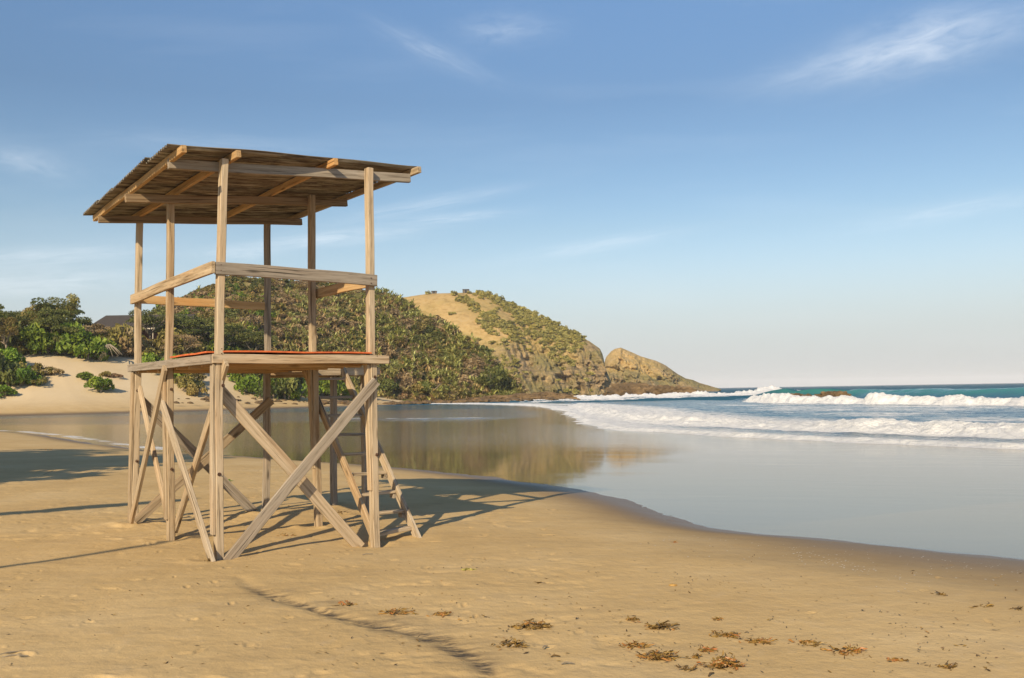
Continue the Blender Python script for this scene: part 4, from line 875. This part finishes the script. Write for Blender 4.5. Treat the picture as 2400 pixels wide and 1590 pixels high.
#--END PLANTS--
#--TOWER--
# ------------------------------------------------------------------ the lifeguard tower
def build_tower():
    root_loc = (FOOT['C']+FOOT['D'])/2
    root = empty('lifeguard_tower', root_loc, 'open weathered timber lifeguard tower with sloping roof standing on the beach', 'lifeguard tower')
    def put(name, mb, m, parent=root, label=None, smooth=False):
        o = mb.build(name, M[m] if isinstance(m, str) else [M[q] for q in m], parent, smooth, root_loc)
        if label: o['label'] = label
        return o
    def sub(name, mb, m, parent): return put(name, mb, m, parent)
    PR, PL = .074, .098                                        # post section: along the front, along the depth
    ZP = 2.01                                                  # top of the deck frame
    POSTS = {'C': [(512, 1321), (512, 834), (512, 813), (518.5, 590), (524.5, 374)], 'F': [(880.7, 1285), (874, 844), (867, 800), (865.7, 650), (865.9, 395)],
             'A': [(315, 1222), (321, 860), (322, 834), (324.6, 700), (327.5, 518)], 'B': [(401, 1258), (397, 858), (395.4, 825), (396, 659), (400.5, 472)],
             'D': [(622.9, 1191), (625.4, 864), (626.6, 807), (626.8, 650), (627, 522)], 'E': [(747, 1235), (739, 857), (732, 809), (729.5, 600), (730.5, 459)]}
    FOOTZ = {'C': -.03, 'F': -.07, 'A': .04, 'B': .02, 'D': .04, 'E': -.02}
    mats = {'C': 'wood_pale', 'F': 'wood_pale', 'A': 'wood_pale', 'B': 'wood', 'D': 'wood_grey', 'E': 'wood'}
    posts = {}
    for k, pts in POSTS.items():
        base = FOOT[k]; P = [at(x, y, base[1]) for x, y in pts]
        mb = MB(); b0 = P[0].copy(); b0[2] = FOOTZ[k]-.18
        # lower post up to the deck, upper post standing on the same frame (sawn and rejoined there)
        low_top = P[1]+(P[2]-P[1])*.5; low_top[2] = ZP-.05
        board(mb, b0, low_top, TR, PR, PL, .005, 10, .004, tint=.6)
        q0 = P[2].copy(); q0[2] = ZP-.055
        board(mb, q0, P[4], TR, PR*.93, PL*.95, .005, 10, .004, tint=.6)
        posts[k] = put('post', mb, mats[k])
        if k != 'D':                                           # doubling plank on the outer left face
            sp = MB(); o = -TR*(PR/2+.016)+TL*.012
            lo = P[0]+o; lo[2] = FOOTZ[k]+{'C': .28, 'F': .62, 'A': .02, 'B': .22, 'E': .72}[k]; hi = low_top+o; hi[2] = ZP-.10
            board(sp, lo, hi, TL, PL*.95, .03, .004, 8, .003); put('splice_plank', sp, 'wood_pale' if k in 'CF' else 'wood')
    # bolts through the posts
    def bolt(k, x, y):
        P = on_plane(x, y, FOOT[k]-TL*(PL/2+.004), TL); mb = MB()
        th = np.linspace(0, 2*math.pi, 11); tube(mb, [P-TL*.012+.014*(TR*math.cos(a)+UZ*math.sin(a)) for a in th], [.005]*11, 6)
        tube(mb, [P+TL*.02, P-TL*.03], [.007, .006], 6); sub('bolt', mb, 'iron', posts[k])
    for a in (('C', 513, 1112), ('C', 522, 904), ('F', 882, 1066), ('F', 878, 884), ('A', 320, 1081), ('A', 322, 916), ('B', 402, 1100), ('B', 401, 913)): bolt(*a)
    # braces: pixel ends lie on the plane of their own face
    def brace(P0, n, off, a, b, w, t=.036, m='wood_grey', ext=(0, 0)):
        p0 = on_plane(*a, np.asarray(P0)+np.asarray(n)*off, n); p1 = on_plane(*b, np.asarray(P0)+np.asarray(n)*off, n)
        d = unit(p1-p0); mb = MB(); board(mb, p0-d*ext[0], p1+d*ext[1], np.cross(n, d), w, t, .004, 10, .004); return put('brace', mb, m)
    C, F, A, B, D, E = (FOOT[k] for k in 'CFABDE')
    brace(C, TL, -.07, (531, 1318), (881, 893), .112, m='wood_grey')
    brace(C, TL, +.07, (505, 905), (845, 1284), .125, m='wood_pale')
    nr = TR
    brace(A, nr, -.09, (387, 862), (307, 1224), .10, m='wood'); brace(A, nr, +.02-.085+.085, (328, 910), (398, 1236), .09, m='wood_pale')
    brace(B, nr, -.09, (381, 945), (499, 1325), .10, m='wood_pale'); brace(B, nr, +.055, (531, 850), (411, 1243), .10, m='wood')
    brace(A, TL, +.07, (315, 925), (596, 1200), .12, m='wood_grey'); brace(A, TL, -.07, (636, 938), (318, 1224), .115, m='wood')
    # deck frame
    def beam(name, p0, p1, w, t, m, wd=UZ, label=None):
        mb = MB(); board(mb, p0, p1, wd, w, t, .004, 12, .003); return put(name, mb, m, label=label)
    zf = ZP-.045
    up = lambda P, z: np.array([P[0], P[1], z])
    e0 = beam('edge_board', up(C-TL*.068-TR*.055, zf), up(F-TL*.068+TR*.16, zf), .092, .036, 'wood_pale')
    beam('edge_board', up(C-TR*.056-TL*.05, zf-.002), up(A-TR*.056+TL*.12, zf-.002), .092, .036, 'wood_grey')
    beam('edge_board', up(D+TL*.068+TR*.05, zf), up(A+TL*.068-TR*.037, zf), .092, .036, 'wood')
    beam('edge_board', up(F+TR*.056-TL*.05, zf-.004), up(D+TR*.056+TL*.05, zf-.004), .092, .036, 'wood_warm')
    for q in (.35, .8, 1.25, 2.0, 2.5, 2.9): beam('joist', up(C+TL*q-TR*.03, zf-.028), up(F+TL*q+TR*.03, zf-.028), .088, .04, 'wood_warm')
    x0 = -.03
    for i in range(12):
        w = (TW+.06)/12; c = C+TR*(x0+(i+.5)*w)
        beam('deck_plank', up(c-TL*.045, ZP-.014), up(c+TL*(TD+.045), ZP-.014), w-.006, .022, 'wood_warm' if i % 3 else 'wood', wd=TR)
    # warped orange boards lying over the deck edge
    def panel(a, b, w, lift, seed):
        mb = MB(); n = 26; s = np.linspace(0, 1, n); ax = b-a; lat = TL if abs(np.dot(unit(ax), TR)) > .7 else TR
        z = ZP+.012+lift*np.array([.35+.65*abs(math.sin(q*5.2+seed)) for q in s])*.6
        V = []
        for i in range(n):
            c = a+ax*s[i]
            for dl, dz in ((-.0, 0), (w, 0), (w, .016), (0, .016)):
                p = c+lat*dl; V.append((p[0], p[1], z[i]+dz))
        Fq = [(i*4+j, i*4+(j+1) % 4, (i+1)*4+(j+1) % 4, (i+1)*4+j) for i in range(n-1) for j in range(4)]+[(3, 2, 1, 0), ((n-1)*4, (n-1)*4+1, (n-1)*4+2, (n-1)*4+3)]
        mb.add(V, Fq); put('deck_cover', mb, 'orange')
    panel(up(C+TR*.05-TL*.075, 0), up(F-TR*.045-TL*.075, 0), .75, .016, .4)
    panel(up(C+TL*.12-TR*.06, 0), up(C+TL*1.4-TR*.06, 0), .5, .012, 1.7)
    # railings
    def nails(par, P0, n, pts):
        for (x, y) in pts:
            P = on_plane(x, y, P0, n); m = MB(); tube(m, [P+n*.01, P-n*.003], [.006, .0055], 6); sub('nail', m, 'iron', par)
    def rail(P0, n, off, a, b, w, m, name='railing'):
        p0 = on_plane(*a, P0+n*off, n); p1 = on_plane(*b, P0+n*off, n); mb = MB(); board(mb, p0, p1, UZ, w, .036, .004, 12, .004); return put(name, mb, m)
    r0 = rail(C, TL, -.068, (504, 627.5), (883, 658), .125, 'wood_grey'); nails(r0, C-TL*.088, TL, ((518, 621), (518, 634), (870, 652), (870, 664)))
    rail(C, TR, -.056, (500, 626.5), (308, 702), .118, 'wood')
    rail(A, TL, -.066, (330, 703), (620, 717), .105, 'wood_warm')
    rail(F, TR, +.056, (873, 659), (736, 690), .118, 'wood_warm')
    nails(e0, C-TL*.088, TL, ((520, 818), (520, 829), (884, 826), (884, 835)))
    # roof beams along the front
    def rbeam(P0, off, a, b, w, m, off1=None):
        p0 = on_plane(*a, P0+TL*off, TL); p1 = on_plane(*b, P0+TL*(off if off1 is None else off1), TL); mb = MB(); board(mb, p0, p1, UZ, w, .05, .004, 14, .004); put('roof_beam', mb, m); return p0, p1
    bf = rbeam(C, .075, (394, 384), (960, 419.5), .098, 'wood_grey')
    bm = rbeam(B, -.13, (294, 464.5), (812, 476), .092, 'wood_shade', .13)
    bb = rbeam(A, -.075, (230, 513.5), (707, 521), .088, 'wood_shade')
    # roof plane through the tops of the beams
    pts = np.array([q+UZ*.048 for q in (*bf, *bm, *bb)]); rel = pts-C
    Am = np.stack([rel@TR, rel@TL, np.ones(6)], 1); k, *_ = np.linalg.lstsq(Am, pts[:, 2], rcond=None)
    def rp(u, v, h=0): P = C+TR*u+TL*v; return up(P, k[0]*u+k[1]*v+k[2]+h)
    def uv_on(x, y, h):                                        # pixel -> roof plane coordinates at height h above the beams
        n = np.array([*(-(k[0]*TR+k[1]*TL))[:2], 1.0]); P = on_plane(x, y, rp(0, 0, h), n); return np.dot(P-C, TR), np.dot(P-C, TL)
    nrm = unit(np.array([*(-(k[0]*TR+k[1]*TL))[:2], 1.0]))
    fr = [uv_on(*p, .04) for p in ((432, 347), (560, 360), (787, 378), (984, 396))]; bk = [uv_on(*p, .04) for p in ((222, 512), (333, 496), (540, 499), (697, 506))]
    print('rafters', np.round(fr, 2).tolist(), np.round(bk, 2).tolist(), 'roof', k)
    vb = np.mean([b[1] for b in bk])
    vb = TD+.30
    rw = .072
    for i, (u, v) in enumerate(fr):
        ub = bk[i][0]; mb = MB(); p0 = rp(u, v, rw/2); p1 = rp(u+(ub-u)*min(1, (vb-v)/(bk[i][1]-v)), vb, rw/2)
        board(mb, p0, p1, nrm, rw, .048, .004, 14, .004); put('rafter', mb, 'wood_warm' if i in (0, 1, 2) else 'wood')
    # corrugated sheets, ridges along the front; four lapped courses
    uL = fr[0][0]-.15; uR = fr[3][0]-.0; v0 = fr[0][1]+.11; v1 = vb+.05
    lapn = 5; pitch = .076
    for c in range(lapn):
        a = v0+(v1-v0)*c/lapn-(.05 if c else 0); b = v0+(v1-v0)*(c+1)/lapn; nv = int((b-a)/pitch*8)+1; nu = 24
        vv = np.linspace(a, b, nv); uu = np.linspace(uL+RN.uniform(-.03, .03), uR+RN.uniform(-.02, .02), nu); ph = RN.uniform(0, 6)
        V = []; G = []
        for sgn in (0, 1):
            for v in vv:
                for u in uu:
                    sag = .010*math.sin(u*2.3+c*1.9)+.008*math.sin(u*5+c)
                    h = rw+.014+.014*math.sin(2*math.pi*v/pitch+ph)+(.024*(1-(v-a)/(b-a)) if c else 0)+sag*(.4+.6*abs(math.sin(v*3)))*.7+.006*sgn
                    s_ = (u-uL)/(uR-uL); q_ = (v-v0)/(v1-v0)
                    uf = fr[0][0]-.15+(fr[3][0]+.035-fr[0][0]+.15)*s_; ub_ = bk[0][0]-.15+(bk[3][0]+.05-bk[0][0]+.15)*s_; vf = fr[0][1]+.10+(fr[3][1]+.02-fr[0][1])*s_
                    V.append(rp(uf+(ub_-uf)*q_, vf+(v1-vf)*q_, h)); G.append((u+c*7.3, v, sgn))
        g0 = grid_faces(nv, nu); n0 = nv*nu; Fq = [f for f in g0[:, ::-1]]+[f+n0 for f in g0]
        per = [i for i in range(nu)]+[(j+1)*nu-1 for j in range(1, nv)]+[(nv-1)*nu+i for i in range(nu-2, -1, -1)]+[j*nu for j in range(nv-2, 0, -1)]
        for i in range(len(per)): p, q = per[i], per[(i+1) % len(per)]; Fq.append(np.array((p, q, q+n0, p+n0)))
        mb = MB(); mb.add(V, np.array(Fq), None, np.array(G)); put('roof_sheet', mb, 'sheet', smooth=False)
    # landing beside the open side, on two posts of its own
    H, G = LAND['H'], LAND['G']; zl = ZP-.10
    for P in (H, G):
        mb = MB(); board(mb, up(P, -.25), up(P-TR*.0, zl-.05), TR, .075, .095, .005, 8, .004); put('landing_post', mb, 'wood_grey')
    a0, a1 = .12, 1.12; b0, b1 = .48, 1.83
    q = lambda a, b, z: up(E+TR*a+TL*b, z)
    beam('landing_board', q(a0, b0, zl-.02), q(a1+.02, b0, zl-.02), .10, .036, 'wood_pale'); beam('landing_board', q(a1, b0+.02, zl-.02), q(a1, b1, zl-.02), .10, .036, 'wood_grey')
    beam('landing_board', q(a0, b1, zl-.02), q(a1, b1-.0, zl-.022), .10, .036, 'wood')
    for i in range(9):
        b = b0+.08+i*(b1-b0-.12)/9; beam('landing_plank', q(a0, b+.06, zl+.042), q(a1+.01, b+.06, zl+.042), .128, .022, 'wood_warm', wd=TL)
    # ladder
    lad = MB(); s0 = .085; s1 = .60; bf0, bt = -1.56, .50; zt = zl+.02; z0 = -.16
    dirL = unit(q(0, bt, zt)-q(0, bf0, z0)); wdl = np.cross(TR, dirL)
    board(lad, q(s0, bf0, z0), q(s0, bt, zt), wdl, .105, .042, .004, 12, .004); lo = put('ladder', lad, 'wood', label='timber ladder leaning on the landing')
    st = MB(); board(st, q(s1, bf0-.03, z0), q(s1, bt, zt), wdl, .105, .042, .004, 12, .004); sub('stringer', st, 'wood_pale', lo)
    zs = [.06, .235, .44, .655, .88, 1.10, 1.33, 1.56, 1.79]
    for i, z in enumerate(zs):
        b = bf0+(bt-bf0)*(z-z0)/(zt-z0)+.02; r = MB(); e = .04 if i == 0 else .0
        board(r, q(s0-.0+.022, b-.03*(i == 0), z-.02*(i == 0)), q(s1-.022+e, b, z), TL, .09, .032 if i else .042, .004, 6, .004); sub('rung', r, 'wood_pale' if i < 5 else 'wood_grey', lo)
        if i in (1, 2, 3, 4):
            c = MB(); board(c, q(s1-.038, b-.05, z-.045), q(s1-.038, b+.05, z-.045), UZ, .05, .03, .003, 2, .001); sub('cleat', c, 'wood_grey', lo)
build_tower()
#--END TOWER--
#--LITTER--
# ------------------------------------------------------------------ things washed up on the sand
def on_sand(x, y):
    P = hit_flat(x, y, 0)
    for _ in range(4): P = hit_flat(x, y, float(ground_z(P[0], P[1])))
    return np.array([P[0], P[1], float(ground_z(P[0], P[1]))])
def kelp(x, y, wpx, n, label, mats='kelp', group=None, tall=.35, seed=0, tl=(0, .8), name='kelp_clump', cat='seaweed'):
    P = on_sand(x, y); rng = np.random.default_rng(600+seed); tl = (min(tl[0]+.2, .6), min(tl[1]+.15, 1)); W = wpx/FPX*P[1]*.7; n = int(n*.75); mb = MB(); D = W*.34
    for i in range(n):
        q = rng.normal(0, .22, 2); c = np.array([q[0]*W, q[1]*D*2, 0]); a = rng.uniform(0, 6.28) if rng.random() < .5 else rng.normal(0, .5); l = rng.uniform(.03, .10)*min(1.4, W/.35+.4); w = rng.uniform(.003, .008)
        z = max(0, rng.normal(.5, .35))*tall*W*.28*math.exp(-(q@q)*8); V = []; m = 5; cur = rng.normal(0, 2.5)
        p = c+[0, 0, z+.004]; th = a; tw = rng.uniform(0, 3)
        for j in range(m+1):
            sd = np.array([-math.sin(th)*math.cos(tw), math.cos(th)*math.cos(tw), math.sin(tw)]); ww = w*(1-.8*abs(2*j/m-1)**3)
            V += [p-sd*ww, p+sd*ww]; p = p+np.array([math.cos(th), math.sin(th), rng.normal(0, .35)-.12*(z > .02)])*l/m; p[2] = max(p[2], .003); th += cur/m; tw += rng.normal(0, .5)
        V = np.array(V); V[:, 2] = np.maximum(V[:, 2], .002); mb.add(V, [(2*j, 2*j+1, 2*j+3, 2*j+2) for j in range(m)], rng.uniform(*tl))
    o = mb.build(name, M[mats], None); o.location = P; return tag(o, label, cat, group)
K = [(1698, 1560, 118, 190, 'largest brown kelp heap at the bottom right of the sand', .8, (0, .85)), (1541, 1541, 110, 150, 'flat spiky kelp heap left of the largest heap', .45, (0, .75)), (1485, 1516, 80, 70, 'kelp clump with an orange tip left of the spiky heap', .4, (.2, .9)),
     (1545, 1473, 90, 90, 'dark kelp clump with straggling fronds in the middle of the wrack row', .5, (0, .7)), (1240, 1470, 110, 110, 'long low kelp strip nearest below the tower ladder', .35, (0, .7)), (1195, 1513, 90, 70, 'pair of brown kelp tufts below the long kelp strip', .6, (0, .6)),
     (1035, 1443, 60, 60, 'orange brown kelp tuft left of the long kelp strip', .5, (.3, 1)), (1478, 1455, 50, 36, 'small kelp tuft above the orange tipped clump', .4, (.1, .8)), (1695, 1490, 90, 60, 'thin strung out kelp line right of the dark clump', .15, (0, .8)), (1778, 1506, 90, 60, 'thin kelp line farther right on the sand', .15, (.1, .8)),
     (1890, 1510, 90, 50, 'scattered kelp bits on the right of the sand', .12, (0, .8)), (1985, 1528, 110, 60, 'long scattered kelp row at the far right', .12, (.1, .8)), (2220, 1565, 60, 36, 'little kelp tuft near the bottom right corner', .3, (0, .7)), (2094, 1549, 60, 26, 'loose kelp shreds left of the corner tuft', .15, (.1, .9)),
     (1658, 1526, 70, 40, 'kelp shreds just above the largest heap', .2, (.1, .9)), (1624, 1542, 34, 24, 'small round kelp knot beside the largest heap', .5, (.1, .8)), (1603, 1570, 46, 30, 'dark kelp knot left below the largest heap', .4, (0, .4)), (1674, 1453, 34, 14, 'single kelp tuft alone on the bare middle sand', .3, (.1, .8)),
     (930, 1437, 100, 60, 'orange brown kelp scatter by the end of the dark groove', .2, (.2, 1)), (2300, 1422, 70, 22, 'thin line of kelp shreds by the right edge', .1, (0, .6)), (2384, 1430, 26, 20, 'dark kelp knot at the right picture edge', .5, (0, .3)), (2206, 1395, 50, 14, 'faint kelp shreds on the wet sand at the right', .1, (0, .5)),
     (1260, 1367, 26, 12, 'small dark kelp scrap left on the middle sand', .3, (0, .5)), (810, 1418, 60, 30, 'kelp shreds beside the dark groove', .15, (.1, .9)), (670, 1256, 50, 16, 'yellow straw bits under the crossed front braces', .1, (.6, .9)), (492, 1315, 26, 26, 'dry straw tuft beside the front corner post', .7, (.1, .5)), (105, 1055, 90, 50, 'brown debris row on the sand by the left waterline', .12, (0, .6)),
     (1577, 1272, 24, 12, 'small ochre scrap near the wet sand edge', .4, (.4, .9)), (700, 1190, 60, 24, 'kelp scraps in the shadow under the tower', .2, (0, .5)), (800, 1205, 70, 30, 'dark kelp scraps between the landing posts', .3, (0, .3))]
for i, (x, y, w, n, lb, tl, tr_) in enumerate(K): kelp(x, y, w, n, lb, 'kelp', None, tl, i, tr_)
kelp(1096, 1337, 34, 40, 'small olive seaweed ball alone on the middle sand', 'leaf_olive', None, .7, 90, (.1, .9))
kelp(531, 1128, 26, 60, 'bright green leafy sprig on the sand behind the front corner post', 'kelp_green', None, .6, 91, (.3, 1), 'green_sprig', 'leaf')
# a stone, leaves, sticks
for i, (x, y, w, lb) in enumerate([(1577, 1373, 20, 'oval ochre stone lying alone on the middle sand'), (660, 1218, 8, 'small pale pebble under the crossed front braces')]):
    P = on_sand(x, y); o = link_ob('stone', rock_me(40+i, 3, .5, .15)); o.data.materials[0] = M['stone']; s = w/FPX*P[1]/2; o.location = P+np.array([0, 0, s*.15]); o.scale = (s, s*.7, s*.7); tag(o, lb, 'stone')
for i, (x, y, l, a, lb) in enumerate([(30, 1533, 62, .25, 'long thin twig at the bottom left corner'), (36, 1541, 56, .06, 'thinner twig under the long twig at the bottom left'), (1331, 1558, 30, .0, 'short curved stick at the bottom middle'), (1278, 1519, 14, .4, 'short dark stick at the bottom middle'), (862, 1301, 24, .12, 'straight splinter in front of the front right post'), (114, 1112, 16, .9, 'small stick standing in the sand left of the tower'), (1667, 1583, 20, .5, 'short stick leaning beside the largest kelp heap'), (1302, 1541, 22, 0, 'reddish dead leaf at the bottom middle')]):
    P = on_sand(x, y); s = P[1]/FPX; mb = MB(); c = math.cos(a)*l*s/2; up = (.5*l*s if a > .85 else .0); dy = math.sin(a)*l*s*1.2
    tube(mb, [(-c, -dy, .004), (-c*.3, -dy*.3+.006, .012+up*.3), (c*.35, dy*.4, .010+up*.6), (c, dy, .006+up)], [.004, .005, .0045, .003], 5, .3)
    o = mb.build('stick' if i < 7 else 'dead_leaf', M['bark' if i < 6 else 'kelp'], None); o.location = P; tag(o, lb, 'stick' if i < 7 else 'leaf')
def bits():
    rng = np.random.default_rng(88); V = []; T = []
    n = 0
    while n < 900:
        x, y = rng.uniform(0, 2400), 1240+340*rng.random()**.75
        d = .10+.9*float(sstep(.0, .45, vnoise(np.array(x/70.), np.array(y/22.), 66)))*(1 if abs(y-(1400+(x-1000)*.1)) < 110 else .35)
        if x < 900: d *= .6
        if rng.random() > d: continue
        P = on_sand_fast(x, y)
        if P is None: continue
        a = rng.uniform(0, 6.28); l = rng.uniform(.005, .022); w = rng.uniform(.002, .005); u = np.array([math.cos(a), math.sin(a), rng.normal(0, .2)])*l; v = np.array([-math.sin(a), math.cos(a), rng.normal(0, .4)])*w
        c = P+[0, 0, .006]; V += [c-u, c-v, c+u, c+v]; T += [rng.uniform(0, .85)]*4; n += 1
    V = np.array(V); tag(mesh('beach_litter', V, np.arange(len(V)).reshape(-1, 4), M['kelp'], None, {'tint': np.array(T)}), 'fine scattered seaweed shreds on the sand', None, None, 'stuff')
    V = []
    for i in range(230):
        x = rng.uniform(1500, 2400); y = 1238+(x-1500)*.085+abs(rng.normal(0, 34))+6
        if rng.random() < .35: x = rng.normal(1980, 80); y = 1330+(x-1980)*.28+rng.normal(0, 8)
        P = on_sand_fast(x, y); a = rng.uniform(0, 6.28); l = rng.uniform(.004, .013); u = np.array([math.cos(a), math.sin(a), 0])*l; v = np.array([-math.sin(a), math.cos(a), 0])*l*.7
        c = P+[0, 0, .006]; V += [c-u, c-v, c+u, c+v]
    V = np.array(V); tag(mesh('foam_flecks', V, np.arange(len(V)).reshape(-1, 4), M['fleck'], None, None), 'white foam flecks left on the wet sand edge', None, None, 'stuff')
def on_sand_fast(x, y):
    P = hit_flat(x, y, -.05); z = float(ground_z(np.array(P[0]), np.array(P[1]))); P = hit_flat(x, y, z); z = float(ground_z(np.array(P[0]), np.array(P[1])))
    return np.array([P[0], P[1], z])
g_ = NG('dry foam'); M['fleck'] = g_.out((.60, .54, .44), .8)
bits()
#--END LITTER--

#--HAZE--
def haze():
    x0, x1, y0, y1, z0, z1 = -8000, 8900, -60, 9500, -5, 72
    V = [(x0, y0, z0), (x1, y0, z0), (x1, y1, z0), (x0, y1, z0), (x0, y0, z1), (x1, y0, z1), (x1, y1, z1), (x0, y1, z1)]
    m = bpy.data.materials.new('sea air'); m.use_nodes = True; N = m.node_tree.nodes; N.remove(N['Principled BSDF'])
    v = N.new('ShaderNodeVolumePrincipled'); v.inputs['Color'].default_value = (.90, .93, 1, 1); v.inputs['Density'].default_value = .00012; v.inputs['Anisotropy'].default_value = -.2
    m.node_tree.links.new(v.outputs[0], N['Material Output'].inputs['Volume'])
    tag(mesh('haze', V, [(3, 2, 1, 0), (4, 5, 6, 7), (0, 1, 5, 4), (1, 2, 6, 5), (2, 3, 7, 6), (3, 0, 4, 7)], m), kind='stuff')
haze()
